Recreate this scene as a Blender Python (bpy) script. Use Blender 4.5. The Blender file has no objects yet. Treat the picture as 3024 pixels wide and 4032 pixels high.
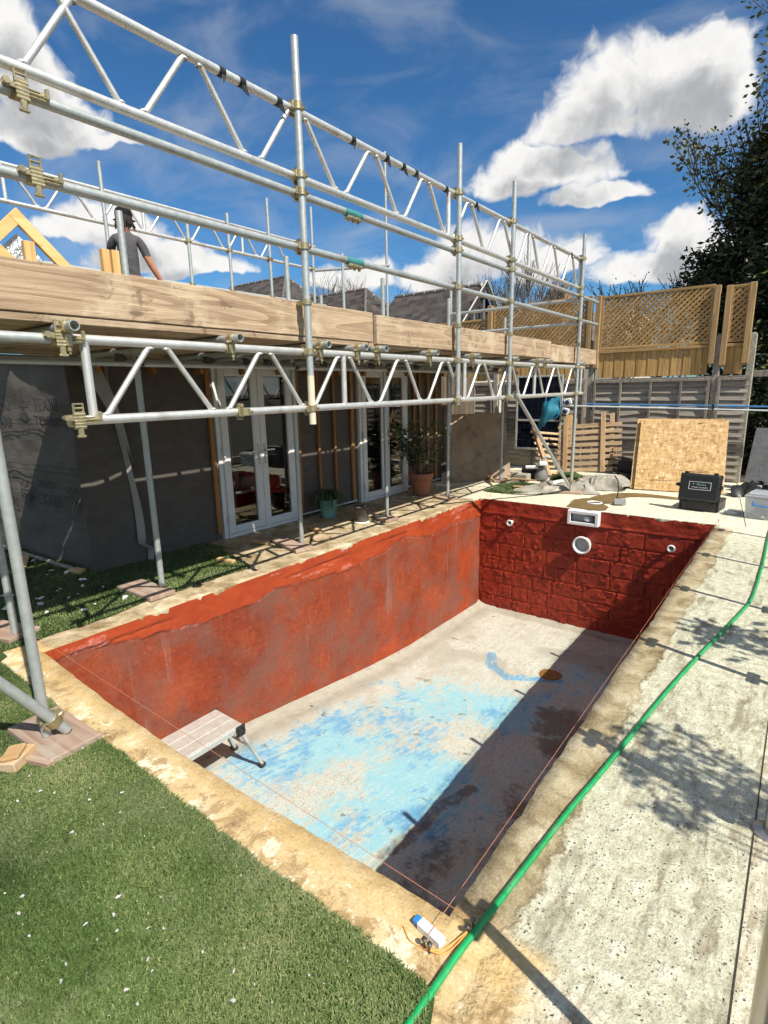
import bpy, math, random
import numpy as np
from mathutils import Vector, Matrix
random.seed(7)
SC = bpy.context.scene
COL = SC.collection
rad = math.radians

# ------------------------------------------------------------------ camera
cam_d = bpy.data.cameras.new('camera'); cam = bpy.data.objects.new('camera', cam_d); COL.objects.link(cam)
cam_d.sensor_fit = 'HORIZONTAL'; cam_d.sensor_width = 36.0; cam_d.lens = 25.497
cam_d.clip_start = 0.05; cam_d.clip_end = 1000
RX, UX, FX = Vector((0.79278, 0.60917, -0.02029)), Vector((-0.11806, 0.18613, 0.97541)), Vector((-0.59797, 0.77088, -0.21948))
cam.matrix_world = Matrix(((RX.x, UX.x, -FX.x, 0), (RX.y, UX.y, -FX.y, 0), (RX.z, UX.z, -FX.z, 1.63), (0, 0, 0, 1)))
SC.camera = cam

# ------------------------------------------------------------------ sun, view
SUN = Vector((0.835, -0.228, 1.0)).normalized()
sl = bpy.data.lights.new('sun', 'SUN'); sun = bpy.data.objects.new('sun', sl); COL.objects.link(sun)
sl.energy = 5.0; sl.angle = rad(0.5); sl.color = (1.0, 0.945, 0.84)
sun.rotation_euler = SUN.to_track_quat('Z', 'Y').to_euler(); sun.location = (6, -2, 9)
SC.view_settings.view_transform = 'Standard'; SC.view_settings.look = 'None'
SC.view_settings.exposure = 0.45; SC.view_settings.gamma = 1.0; SC.view_settings.use_curve_mapping = False
SC.render.engine = 'CYCLES'
try:
    SC.cycles.use_denoising = True
    SC.cycles.use_adaptive_sampling = True; SC.cycles.adaptive_threshold = .03; SC.cycles.max_bounces = 7; SC.cycles.diffuse_bounces = 2; SC.cycles.glossy_bounces = 3; SC.cycles.transparent_max_bounces = 12
    SC.cycles.sample_clamp_indirect = 6
except Exception: pass

# ------------------------------------------------------------------ world: sky with cumulus
W = bpy.data.worlds.new('World'); SC.world = W; W.use_nodes = True
try: W.cycles.sampling_method = 'MANUAL'; W.cycles.sample_map_resolution = 512
except Exception: pass
wt = W.node_tree; wt.nodes.clear()

class T:
    """small node builder"""
    def __init__(s, tree): s.t = tree
    def n(s, typ, **kw):
        nd = s.t.nodes.new(typ)
        for k, v in kw.items(): setattr(nd, k, v)
        return nd
    def put(s, sock, v):
        if isinstance(v, bpy.types.NodeSocket): s.t.links.new(v, sock)
        elif v is not None:
            if isinstance(v, (tuple, list)) and len(v) == 3 and sock.type == 'RGBA': v = (*v, 1)
            sock.default_value = v
    def m(s, op, a, b=None, c=None, clamp=False):
        nd = s.n('ShaderNodeMath', operation=op, use_clamp=clamp)
        s.put(nd.inputs[0], a); s.put(nd.inputs[1], b); s.put(nd.inputs[2], c)
        return nd.outputs[0]
    def vm(s, op, a, b=None):
        nd = s.n('ShaderNodeVectorMath', operation=op); s.put(nd.inputs[0], a)
        if b is not None:
            if op == 'SCALE': s.put(nd.inputs[3], b)
            else: s.put(nd.inputs[1], b)
        return nd.outputs['Value'] if op in ('DOT_PRODUCT', 'LENGTH', 'DISTANCE') else nd.outputs[0]
    def noise(s, vec, scale, detail=4, rough=.55, dist=0, col=False, lac=2.0):
        nd = s.n('ShaderNodeTexNoise'); s.put(nd.inputs['Vector'], vec)
        nd.inputs['Scale'].default_value = scale; nd.inputs['Detail'].default_value = detail
        nd.inputs['Roughness'].default_value = rough; nd.inputs['Distortion'].default_value = dist
        nd.inputs['Lacunarity'].default_value = lac
        return nd.outputs['Color' if col else 'Fac']
    def vor(s, vec, scale, feature='F1', out='Distance', rnd=1.0):
        nd = s.n('ShaderNodeTexVoronoi', feature=feature); s.put(nd.inputs['Vector'], vec)
        nd.inputs['Scale'].default_value = scale; nd.inputs['Randomness'].default_value = rnd
        return nd.outputs[out]
    def wave(s, vec, scale, dist=2, detail=3, typ='BANDS', direction='X', ds=1.0):
        nd = s.n('ShaderNodeTexWave', wave_type=typ); s.put(nd.inputs['Vector'], vec)
        if typ == 'BANDS': nd.bands_direction = direction
        nd.inputs['Scale'].default_value = scale; nd.inputs['Distortion'].default_value = dist
        nd.inputs['Detail'].default_value = detail; nd.inputs['Detail Scale'].default_value = ds
        return nd.outputs['Fac']
    def step(s, v, lo, hi, a=0.0, b=1.0):
        nd = s.n('ShaderNodeMapRange', interpolation_type='SMOOTHSTEP'); s.put(nd.inputs[0], v)
        s.put(nd.inputs[1], lo); s.put(nd.inputs[2], hi); s.put(nd.inputs[3], a); s.put(nd.inputs[4], b)
        return nd.outputs[0]
    def mix(s, f, a, b, mode='MIX'):
        nd = s.n('ShaderNodeMix', data_type='RGBA', blend_type=mode); s.put(nd.inputs[0], f)
        s.put(nd.inputs[6], a); s.put(nd.inputs[7], b); return nd.outputs[2]
    def ramp(s, f, stops):
        nd = s.n('ShaderNodeValToRGB'); s.put(nd.inputs[0], f); e = nd.color_ramp.elements
        while len(e) < len(stops): e.new(.5)
        for i, (p, c) in enumerate(stops): e[i].position = p; e[i].color = (*c, 1) if len(c) == 3 else c
        return nd.outputs[0]
    def xyz(s, vec):
        nd = s.n('ShaderNodeSeparateXYZ'); s.put(nd.inputs[0], vec); return nd.outputs
    def comb(s, x, y, z):
        nd = s.n('ShaderNodeCombineXYZ'); s.put(nd.inputs[0], x); s.put(nd.inputs[1], y); s.put(nd.inputs[2], z); return nd.outputs[0]
    def scaled(s, vec, sc):
        nd = s.n('ShaderNodeMapping'); s.put(nd.inputs['Vector'], vec); nd.inputs['Scale'].default_value = sc; return nd.outputs[0]

# clouds: (direction, half width, half height), a group evaluated twice to shade them from above
CLOUDS = [[-0.23,0.898,0.375,0.143,0.07],[-0.187,0.893,0.397,0.065,0.039],[-0.294,0.884,0.363,0.097,0.046],[-0.145,0.916,0.363,0.052,0.064],[-0.263,0.877,0.403,0.042,0.028],[-0.371,0.876,0.309,0.12,0.049],[-0.399,0.853,0.335,0.048,0.033],[-0.298,0.914,0.275,0.079,0.023],[-0.444,0.872,0.205,0.12,0.053],[-0.513,0.84,0.178,0.088,0.031],[-0.358,0.914,0.192,0.076,0.047],[-0.178,0.963,0.202,0.07,0.047],[-0.222,0.961,0.167,0.096,0.037],[-0.12,0.98,0.162,0.069,0.059],[-0.85,0.348,0.394,0.06,0.054],[-0.848,0.391,0.358,0.077,0.043],[-0.876,0.343,0.337,0.069,0.035],[-0.83,0.339,0.443,0.041,0.036],[-0.828,0.439,0.348,0.051,0.016],[-0.862,0.45,0.235,0.085,0.04],[-0.838,0.506,0.205,0.106,0.034],[-0.889,0.396,0.229,0.045,0.023],[-0.8,0.57,0.189,0.1,0.022],[-0.636,0.75,0.181,0.079,0.036]]
gt = bpy.data.node_groups.new('CloudDensity', 'ShaderNodeTree')
gt.interface.new_socket('Vector', in_out='INPUT', socket_type='NodeSocketVector')
gt.interface.new_socket('Density', in_out='OUTPUT', socket_type='NodeSocketFloat')
g = T(gt); gi = g.n('NodeGroupInput').outputs[0]; go = g.n('NodeGroupOutput')
warp = g.vm('SCALE', g.vm('SUBTRACT', g.noise(gi, 9, 3, .6, col=True), (.5, .5, .5)), .07)
gv = g.vm('NORMALIZE', g.vm('ADD', gi, warp))
tot = None
for cx, cy, cz, a, b in CLOUDS:
    c = Vector((cx, cy, cz)).normalized(); r = Vector((0, 0, 1)).cross(c).normalized(); u = c.cross(r)
    mp = g.n('ShaderNodeMapping', vector_type='TEXTURE'); g.put(mp.inputs[0], gv)
    mp.inputs['Location'].default_value = c; mp.inputs['Rotation'].default_value = Matrix((r, u, c)).transposed().to_euler(); mp.inputs['Scale'].default_value = (a, b, .25)
    mx_, my_, mz_ = g.xyz(mp.outputs[0]); my_ = g.m('MAXIMUM', my_, g.m('MULTIPLY', my_, -1.9)); v3 = g.comb(mx_, my_, mz_)
    q = g.vm('DOT_PRODUCT', v3, v3)
    tot = q if tot is None else g.m('SMOOTH_MIN', tot, q, .12)
tot = g.m('SUBTRACT', 1.0, tot)
inview = g.step(g.vm('DOT_PRODUCT', gv, tuple(FX)), .62, .45)
gz = g.xyz(gv)
far = g.m('MULTIPLY_ADD', g.noise(g.scaled(gv, (1, 1, 1.8)), 2.3, 3, .5), 7.0, -3.6)
far = g.m('ADD', g.m('MULTIPLY', far, inview), g.m('MULTIPLY', g.m('SUBTRACT', 1.0, inview), -9.0))
tot = g.m('MAXIMUM', g.m('MAXIMUM', tot, far), -3.0)
tot = g.m('MINIMUM', tot, .85)
f1 = g.m('SUBTRACT', g.noise(gv, 12, 6, .66), .5)
f2 = g.m('SUBTRACT', .5, g.noise(g.vm('ADD', gv, warp), 34, 2, .5))
d = g.m('ADD', tot, g.m('ADD', g.m('MULTIPLY', f1, 2.0), g.m('MULTIPLY', f2, -.8)))
g.put(go.inputs[0], d)
w = T(wt)
wd = w.vm('NORMALIZE', w.n('ShaderNodeTexCoord').outputs['Generated'])
def dens(v):
    nd = w.n('ShaderNodeGroup'); nd.node_tree = gt; w.put(nd.inputs[0], v); return nd.outputs[0]
d0 = dens(wd)
d1 = dens(w.vm('NORMALIZE', w.vm('ADD', wd, (.012, -.012, .040))))
cover = w.step(d0, -.14, .56)
thick = w.step(w.m('ADD', w.m('MULTIPLY', d1, .72), w.m('MULTIPLY', d0, .28)), .12, 1.12)
sky = w.n('ShaderNodeTexSky', sky_type='NISHITA', sun_disc=False, sun_elevation=rad(49), sun_rotation=math.atan2(.835, -.228),
          air_density=1.0, dust_density=.35, ozone_density=2.6, altitude=120)
zz = w.xyz(wd)[2]
skyc = w.mix(1.0, sky.outputs[0], (.60, 1.18, 1.58), 'MULTIPLY')
ci = w.noise(w.scaled(wd, (2.2, 5.5, 9.0)), 1.5, 5, .55, .5)
ci = w.m('MULTIPLY', w.step(ci, .40, .78), .36)
skyc = w.mix(ci, skyc, (8.2, 8.6, 9.2))
cc = w.mix(thick, (13.4, 13.2, 12.9), (6.0, 6.2, 6.5))
cc = w.mix(w.m('MULTIPLY', w.m('SUBTRACT', w.noise(wd, 30, 4, .6), .42), 1.1, clamp=True), cc, (9.2, 9.4, 9.6))
allc = w.mix(cover, skyc, cc)
bg = w.n('ShaderNodeBackground'); w.put(bg.inputs[0], allc); bg.inputs[1].default_value = .053
w.put(w.n('ShaderNodeOutputWorld').inputs[0], bg.outputs[0])

# ------------------------------------------------------------------ numpy noise
def _h(i, j, s):
    n = (i.astype(np.int64) * 374761393 + j.astype(np.int64) * 668265263 + s * 974634777) & 0x7fffffff
    n = ((n ^ (n >> 13)) * 1274126177) & 0x7fffffff
    return ((n ^ (n >> 16)) & 0xffff) / 65535.0
def vn(x, y, s=0):
    x = np.asarray(x, float); y = np.asarray(y, float)
    i = np.floor(x); j = np.floor(y); u = x - i; v = y - j
    u = u * u * (3 - 2 * u); v = v * v * (3 - 2 * v)
    return (_h(i, j, s) * (1 - u) + _h(i + 1, j, s) * u) * (1 - v) + (_h(i, j + 1, s) * (1 - u) + _h(i + 1, j + 1, s) * u) * v
def fbm(x, y, o=5, s=0, g=.5):
    t = 0; a = 1; n = 0
    for k in range(o):
        t = t + a * vn(np.asarray(x) * 2 ** k + 17.3 * k, np.asarray(y) * 2 ** k - 9.1 * k, s + k); n += a; a *= g
    return t / n
def sm(v, a, b): t = np.clip((v - a) / (b - a), 0, 1); return t * t * (3 - 2 * t)

# ------------------------------------------------------------------ mesh helpers
def frame(d):
    d = Vector(d).normalized(); a = Vector((0, 0, 1)) if abs(d.z) < .95 else Vector((1, 0, 0))
    u = d.cross(a).normalized(); return u, u.cross(d).normalized() * -1, d
ORI = {}
class MB:
    def __init__(s): s.v = []; s.f = []; s.sm = []
    def add(s, vs, fs, smooth=False):
        o = len(s.v); s.v += [tuple(v) for v in vs]; s.f += [tuple(i + o for i in f) for f in fs]; s.sm += [smooth] * len(fs); return s
    def box(s, c, size, R=None, b=0.0):
        c = Vector(c); h = [x / 2 for x in size]; R = R or Matrix.Identity(3)
        if b <= 0:
            vs = [c + R @ Vector((sx * h[0], sy * h[1], sz * h[2])) for sz in (-1, 1) for sy in (-1, 1) for sx in (-1, 1)]
            return s.add(vs, [(0, 2, 3, 1), (4, 5, 7, 6), (0, 1, 5, 4), (2, 6, 7, 3), (0, 4, 6, 2), (1, 3, 7, 5)])
        b = min(b, min(h) * .9); vs = []; ix = {}
        for sx in (-1, 1):
            for sy in (-1, 1):
                for sz in (-1, 1):
                    for ax in range(3):
                        p = [sx * (h[0] - b), sy * (h[1] - b), sz * (h[2] - b)]; p[ax] = (sx, sy, sz)[ax] * h[ax]
                        ix[sx, sy, sz, ax] = len(vs); vs.append(c + R @ Vector(p))
        fs = []
        for ax in range(3):
            o = [a for a in range(3) if a != ax]
            for sg in (-1, 1):
                q = []
                for e, f in ((-1, -1), (1, -1), (1, 1), (-1, 1)):
                    k = [0, 0, 0]; k[ax] = sg; k[o[0]] = e; k[o[1]] = f; q.append(ix[(*k, ax)])
                flip = (sg > 0) == (ax != 1)
                fs.append(tuple(q) if flip else tuple(q[::-1]))
            for e in (-1, 1):
                for f in (-1, 1):
                    k = [0, 0, 0]; k[o[0]] = e; k[o[1]] = f; q = []
                    for g_, a_ in ((-1, o[0]), (1, o[0]), (1, o[1]), (-1, o[1])):
                        kk = list(k); kk[ax] = g_; q.append(ix[(*kk, a_)])
                    flip = (e * f > 0) == (ax != 1)
                    fs.append(tuple(q) if not flip else tuple(q[::-1]))
        for sx in (-1, 1):
            for sy in (-1, 1):
                for sz in (-1, 1):
                    q = [ix[sx, sy, sz, a] for a in range(3)]
                    fs.append(tuple(q) if sx * sy * sz > 0 else tuple(q[::-1]))
        return s.add(vs, fs)
    def tube(s, p0, p1, r, n=12, r1=None, caps=True, hollow=0):
        p0 = Vector(p0); p1 = Vector(p1); r1 = r if r1 is None else r1; u, v, d = frame(p1 - p0)
        ring = lambda p, q: [p + (u * math.cos(2 * math.pi * k / n) + v * math.sin(2 * math.pi * k / n)) * q for k in range(n)]
        vs = ring(p0, r) + ring(p1, r1); fs = [(k, (k + 1) % n, n + (k + 1) % n, n + k) for k in range(n)]
        s.add(vs, fs, True)
        if hollow:
            for p, q, e, sg in ((p0, r, p0 + d * .12, 1), (p1, r1, p1 - d * .12, -1)):
                vs = ring(p, q) + ring(p, q * hollow) + ring(e, q * hollow)
                fs = []
                for k in range(n):
                    k2 = (k + 1) % n
                    f1 = (k, n + k, n + k2, k2); f2 = (n + k, 2 * n + k, 2 * n + k2, n + k2)
                    fs += [f1, f2] if sg > 0 else [f1[::-1], f2[::-1]]
                s.add(vs, fs); s.add(ring(e, q * hollow), [tuple(range(n))[::-1] if sg > 0 else tuple(range(n))])
        elif caps:
            s.add(ring(p0, r), [tuple(range(n))[::-1]]); s.add(ring(p1, r1), [tuple(range(n))])
        return s
    def path(s, pts, r, n=8, caps=True, flat=1.0):
        pts = [Vector(p) for p in pts]; vs = []; m = len(pts); u0 = None
        for i, p in enumerate(pts):
            d = (pts[min(i + 1, m - 1)] - pts[max(i - 1, 0)]).normalized()
            if u0 is None: u0 = frame(d)[0]
            u = (u0 - d * u0.dot(d)).normalized(); u0 = u; v = d.cross(u)
            q = r[i] if isinstance(r, (list, tuple)) else r
            vs += [p + (u * math.cos(2 * math.pi * k / n) + v * flat * math.sin(2 * math.pi * k / n)) * q for k in range(n)]
        fs = [(i * n + k, i * n + (k + 1) % n, (i + 1) * n + (k + 1) % n, (i + 1) * n + k) for i in range(m - 1) for k in range(n)]
        s.add(vs, fs, True)
        if caps: s.add(vs[:n], [tuple(range(n))[::-1]]); s.add(vs[-n:], [tuple(range(n))])
        return s
    def lathe(s, prof, c=(0, 0, 0), n=24, R=None, smooth=True, wob=0, sx=1.0, sy=1.0):
        c = Vector(c); R = R or Matrix.Identity(3); vs = []
        for q, z in prof:
            for k in range(n):
                a = 2 * math.pi * k / n; w_ = 1 + wob * math.sin(3 * a + z * 9) if wob else 1
                vs.append(c + R @ Vector((q * w_ * sx * math.cos(a), q * w_ * sy * math.sin(a), z)))
        fs = [(i * n + k, i * n + (k + 1) % n, (i + 1) * n + (k + 1) % n, (i + 1) * n + k) for i in range(len(prof) - 1) for k in range(n)]
        return s.add(vs, fs, smooth)
    def prism(s, poly, z0, z1, top=True):
        n = len(poly); vs = [(x, y, z0) for x, y in poly] + [(x, y, z1) for x, y in poly]
        return s.add(vs, [tuple(range(n))[::-1], tuple(range(n, 2 * n))] + [(k, (k + 1) % n, n + (k + 1) % n, n + k) for k in range(n)])
    def grid(s, P, smooth=True):
        P = np.asarray(P); a, b = P.shape[:2]
        idx = np.arange(a * b).reshape(a, b)
        q = np.stack([idx[:-1, :-1], idx[1:, :-1], idx[1:, 1:], idx[:-1, 1:]], -1).reshape(-1, 4)
        return s.add(P.reshape(-1, 3).tolist(), q.tolist(), smooth)
    def build(s, name, mat, parent=None, **k): return link(name, s.mesh(name, parent), mat, parent, **k)
    def mesh(s, name, parent=None):
        o = ORI.get(parent.name, Vector((0, 0, 0))) if parent else Vector((0, 0, 0))
        me = bpy.data.meshes.new(name); me.from_pydata([(v[0] - o[0], v[1] - o[1], v[2] - o[2]) for v in s.v], [], s.f)
        me.polygons.foreach_set('use_smooth', s.sm); me.update(); return me
def link(name, me, mat, parent=None, label=None, cat=None, group=None, kind=None, loc=None):
    o = bpy.data.objects.new(name, me); COL.objects.link(o)
    if mat is not None and not me.materials:
        for mm in (mat if isinstance(mat, list) else [mat]): me.materials.append(mm)
    if parent: o.parent = parent; ORI[o.name] = ORI.get(parent.name, Vector((0, 0, 0)))
    if loc is not None: o.location = loc
    tag(o, label, cat, group, kind); return o
def tag(o, label=None, cat=None, group=None, kind=None):
    if label: o['label'] = label
    if cat: o['category'] = cat
    if group: o['group'] = group
    if kind: o['kind'] = kind
    return o
def thing(name, label, cat, loc=(0, 0, 0), group=None):
    o = bpy.data.objects.new(name, None); COL.objects.link(o); o.location = loc; o.empty_display_size = .1
    ORI[o.name] = Vector(loc); return tag(o, label, cat, group)
def fast_mesh(name, V, F, mat, attrs=None, smooth=False, parent=None, **k):
    """big numpy mesh: V (n,3), F (m,3|4)"""
    V = np.asarray(V, np.float32); F = np.asarray(F, np.int32); nf, nv = F.shape
    if parent: V = V - np.array(ORI.get(parent.name, (0, 0, 0)), np.float32)
    me = bpy.data.meshes.new(name); me.vertices.add(len(V)); me.vertices.foreach_set('co', V.ravel())
    me.loops.add(nf * nv); me.loops.foreach_set('vertex_index', F.ravel())
    me.polygons.add(nf); me.polygons.foreach_set('loop_start', np.arange(nf, dtype=np.int32) * nv)
    try: me.polygons.foreach_set('loop_total', np.full(nf, nv, np.int32))
    except Exception: pass
    me.polygons.foreach_set('use_smooth', np.full(nf, smooth))
    me.update(calc_edges=True)
    for an, av in (attrs or {}).items():
        at = me.attributes.new(an, 'FLOAT', 'POINT'); at.data.foreach_set('value', np.asarray(av, np.float32).ravel())
    return link(name, me, mat, parent, **k)
def grid_faces(a, b, flip=False):
    idx = np.arange(a * b).reshape(a, b)
    q = np.stack([idx[:-1, :-1], idx[1:, :-1], idx[1:, 1:], idx[:-1, 1:]], -1).reshape(-1, 4)
    return q[:, ::-1] if flip else q
def rotz(a): return Matrix.Rotation(a, 3, 'Z')
def basis(x, y, z): return Matrix((x, y, z)).transposed()
def spline(pts, per=6):
    P = [Vector(p) for p in pts]; out = []
    for i in range(len(P) - 1):
        a, b, c, d = P[max(i - 1, 0)], P[i], P[i + 1], P[min(i + 2, len(P) - 1)]
        for k in range(per):
            t = k / per; out.append(.5 * ((2 * b) + (c - a) * t + (2 * a - 5 * b + 4 * c - d) * t * t + (3 * b - a - 3 * c + d) * t ** 3))
    return out + [P[-1]]
def text_mesh(body, size, R, c, name, mat, parent, depth=.001, sx=1.0):
    cu = bpy.data.curves.new(name, 'FONT'); cu.body = body; cu.size = size; cu.extrude = depth; cu.align_x = 'CENTER'; cu.align_y = 'CENTER'
    tmp = bpy.data.objects.new('tmp_text', cu); COL.objects.link(tmp); dg = bpy.context.evaluated_depsgraph_get()
    me = bpy.data.meshes.new_from_object(tmp.evaluated_get(dg)); bpy.data.objects.remove(tmp); bpy.data.curves.remove(cu)
    o = ORI.get(parent.name, Vector((0, 0, 0)))
    for v in me.vertices: v.co = Vector(c) - o + R @ Vector((v.co.x * sx, v.co.y, v.co.z))
    me.materials.clear(); return link(name, me, mat, parent)

# ------------------------------------------------------------------ materials
class M(T):
    def __init__(s, name):
        s.mt = bpy.data.materials.new(name); s.mt.use_nodes = True; s.t = s.mt.node_tree
        s.b = s.t.nodes['Principled BSDF']; s.co = s.n('ShaderNodeTexCoord').outputs['Object']
    def rnd(s): return s.n('ShaderNodeObjectInfo').outputs['Random']
    def attr(s, nm): nd = s.n('ShaderNodeAttribute'); nd.attribute_name = nm; return nd.outputs['Fac']
    def bump(s, h, dist=.01, strength=1.0):
        nd = s.n('ShaderNodeBump'); s.put(nd.inputs['Height'], h); nd.inputs['Distance'].default_value = dist; nd.inputs['Strength'].default_value = strength
        s.put(s.b.inputs['Normal'], nd.outputs[0])
    def done(s, color=None, rough=.7, metal=0.0, spec=None, **kw):
        s.put(s.b.inputs['Base Color'], color); s.put(s.b.inputs['Roughness'], rough); s.put(s.b.inputs['Metallic'], metal)
        if spec is not None: s.put(s.b.inputs['Specular IOR Level'], spec)
        for k, v in kw.items(): s.put(s.b.inputs[k.replace('_', ' ')], v)
        return s.mt
def plain(name, c, rough=.6, metal=0, var=.12, scale=14, bump=0, spec=None, **kw):
    m = M(name); n = m.noise(m.co, scale, 5, .6)
    f = m.m('MULTIPLY_ADD', m.m('SUBTRACT', n, .5), var * 4, 1.0)
    col = m.mix(1.0, c, m.comb(f, f, f), 'MULTIPLY')
    if bump: m.bump(m.noise(m.co, scale * 3, 4, .6), bump)
    return m.done(col, rough, metal, spec, **kw)
def wood(name, c0, c1, axis=1, gs=1.0, rough=.75, knots=True, dirt=None, bump=.0015, vary=.25, worn=0):
    """grain runs along axis (0 x, 1 y, 2 z)"""
    m = M(name); off = m.vm('SCALE', m.comb(m.rnd(), m.rnd(), m.rnd()), 37.0)
    p = m.vm('ADD', m.co, off)
    sc = [26.0 * gs] * 3; sc[axis] = 1.6 * gs
    q = m.scaled(p, sc)
    n = m.noise(q, 1.0, 6, .6, 1.1)
    n2 = m.noise(m.scaled(p, [x * 5 for x in sc]), 1.0, 3, .6)
    ww = m.m('FRACT', m.m('MULTIPLY', m.noise(m.scaled(p, [x * .22 for x in sc]), 1.0, 2, .5, .6), 9.0))
    f = m.m('ADD', m.m('MULTIPLY', n, .55), m.m('ADD', m.m('MULTIPLY', n2, .2), m.m('MULTIPLY', ww, .22)))
    col = m.ramp(f, [(.34, c1), (.64, c0)])
    if knots:
        ks = [2.6 * gs] * 3; ks[axis] = 1.0 * gs
        k = m.vor(m.scaled(p, [x * 1.2 for x in ks]), 1.6)
        col = m.mix(m.step(k, .11, .05, 0, .7), col, [x * .35 for x in c1])
    if dirt:
        dn = m.noise(p, 3.0, 6, .62)
        col = m.mix(m.step(dn, .52, .68, 0, .65), col, dirt)
    if worn:
        col = m.mix(m.m('MULTIPLY', m.step(m.noise(m.vm('ADD', p, (2, 3, 1)), 5.5, 8, .7, .4), .56, .63), worn), col, [x * .42 for x in c1])
        col = m.mix(m.m('MULTIPLY', m.step(m.noise(m.scaled(p, [x * 2.4 for x in sc]), 1.0, 4, .7), .60, .68), worn), col, [x * .5 for x in c1])
    v = m.m('MULTIPLY_ADD', m.rnd(), vary * 2, 1 - vary)
    col = m.mix(1.0, col, m.comb(v, v, v), 'MULTIPLY')
    m.bump(m.m('ADD', n, m.m('MULTIPLY', n2, .6)), bump)
    return m.done(col, rough, 0, .3)
def metal(name, c, rough=.42, metal_=.85, scale=30, mott=.22, stain=None):
    m = M(name); n = m.noise(m.co, scale, 4, .65); n2 = m.noise(m.scaled(m.co, (60, 60, 60)), 1.0, 2, .5); n3 = m.noise(m.co, 4.0, 4, .6)
    f = m.m('MULTIPLY_ADD', m.m('SUBTRACT', m.m('ADD', m.m('MULTIPLY', n, .6), m.m('MULTIPLY', n3, .4)), .5), mott * 5, 1.0)
    col = m.mix(1.0, c, m.comb(f, f, f), 'MULTIPLY')
    if stain: col = m.mix(m.step(n3, .56, .70, 0, .7), col, stain)
    return m.done(col, m.m('MULTIPLY_ADD', n, .3, rough - .15), metal_, .5)

MT = {}
MT['galv'] = metal('galvanised_steel', (.46, .49, .475), .46, .50, 26, .16, (.33, .355, .33))
MT['alu'] = metal('aluminium', (.68, .68, .645), .46, .65, 22, .10, (.42, .40, .34))
MT['zinc'] = metal('zinc_plate', (.46, .39, .23), .42, .75, 40, .25, (.14, .11, .065))
MT['steel_dark'] = metal('dark_steel', (.10, .10, .10), .5, .7, 40, .2)
MT['stainless'] = metal('brushed_stainless', (.50, .48, .44), .33, .9, 30, .08)
MT['cream_paint'] = plain('cream_paint', (.66, .60, .44), .5, 0, .10, 22)
MT['board'] = wood('scaffold_board', (.49, .365, .24), (.27, .185, .115), 1, 1.0, .85, True, (.56, .455, .31), .003, .10, .6)
MT['board_x'] = wood('scaffold_board_cross', (.44, .32, .24), (.30, .2, .15), 0, .55, .85, True, (.42, .37, .30), .003, .12)
MT['pine_y'] = wood('pine_along_y', (.70, .47, .21), (.55, .32, .11), 1, .8, .6, True, None, .001, .08)
MT['pine_z'] = wood('pine_upright', (.70, .47, .21), (.55, .32, .11), 2, .8, .6, True, None, .001, .08)
MT['pine_g'] = wood('pine_sloped', (.74, .50, .22), (.60, .36, .13), 1, .3, .6, True, None, .001, .06)
MT['batten'] = wood('treated_batten', (.42, .21, .075), (.26, .12, .04), 2, .8, .65, True, None, .001, .15)
MT['trellis'] = wood('trellis_lath', (.43, .275, .115), (.30, .175, .065), 0, .6, .75, False, (.46, .33, .17), .001, .16)
MT['trellis_post'] = wood('trellis_post', (.40, .27, .13), (.27, .165, .075), 2, .6, .7, True, None, .001, .12)
MT['feather'] = wood('fence_board', (.52, .33, .125), (.34, .19, .06), 2, .6, .7, True, (.40, .24, .09), .002, .16)
MT['lap'] = wood('weathered_lap', (.40, .355, .30), (.23, .20, .165), 0, .8, .85, True, (.30, .26, .215), .003, .16)
MT['lap_post'] = wood('weathered_batten', (.30, .265, .225), (.16, .14, .115), 2, .7, .85, True, None, .003, .12)
MT['picket'] = wood('picket_slat', (.50, .36, .22), (.35, .235, .135), 0, .7, .8, False, (.40, .31, .2), .002, .12)
MT['picket_rail'] = wood('picket_rail', (.48, .33, .19), (.33, .21, .11), 2, .7, .8, True, None, .002, .1)
MT['offcut'] = wood('timber_offcut', (.56, .38, .19), (.42, .25, .11), 0, .8, .8, False, (.60, .5, .36), .002, .15)
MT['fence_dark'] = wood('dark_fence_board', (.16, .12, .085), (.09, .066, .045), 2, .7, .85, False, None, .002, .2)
MT['upvc'] = plain('upvc_white', (.74, .75, .73), .35, 0, .03, 6, 0, .5)
MT['white_plastic'] = plain('white_plastic', (.78, .79, .78), .38, 0, .03, 20)
MT['grey_plastic'] = plain('grey_plastic', (.45, .46, .46), .45, 0, .08, 20)
MT['black_plastic'] = plain('black_plastic', (.018, .018, .019), .42, 0, .15, 20, 0, .5)
MT['navy'] = plain('navy_plastic', (.02, .04, .11), .4, 0, .1, 20)
MT['blue_plastic'] = plain('blue_plastic', (.02, .20, .55), .38, 0, .05, 20)
MT['pole_blue'] = plain('blue_pole', (.06, .22, .48), .35, 0, .05, 20)
MT['pole_white'] = plain('white_pole', (.74, .78, .80), .3, .2, .05, 20)
MT['black_tape'] = plain('black_tape', (.012, .012, .014), .5, 0, .1, 30)
MT['rubber'] = plain('dark_rubber', (.03, .03, .03), .7, 0, .15, 30)
MT['membrane'] = None
MT['white_tape'] = plain('white_tape', (.70, .70, .70), .5, 0, .05, 12)
MT['string'] = plain('mason_line', (.46, .19, .11), .7, 0, .1, 60)
MT['orange_string'] = plain('orange_line', (.85, .34, .08), .7, 0, .1, 60)
MT['nail'] = plain('nail_steel', (.12, .11, .10), .5, .6, .1, 40)
MT['skin'] = plain('skin', (.47, .22, .135), .5, 0, .10, 24, 0, .4)
MT['shirt'] = plain('grey_shirt', (.085, .083, .09), .9, 0, .16, 10, .01, .2)
MT['trousers'] = plain('black_trousers', (.014, .014, .016), .85, 0, .2, 20, .004, .2)
MT['belt'] = plain('leather_belt', (.23, .13, .085), .7, 0, .15, 18)
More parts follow.
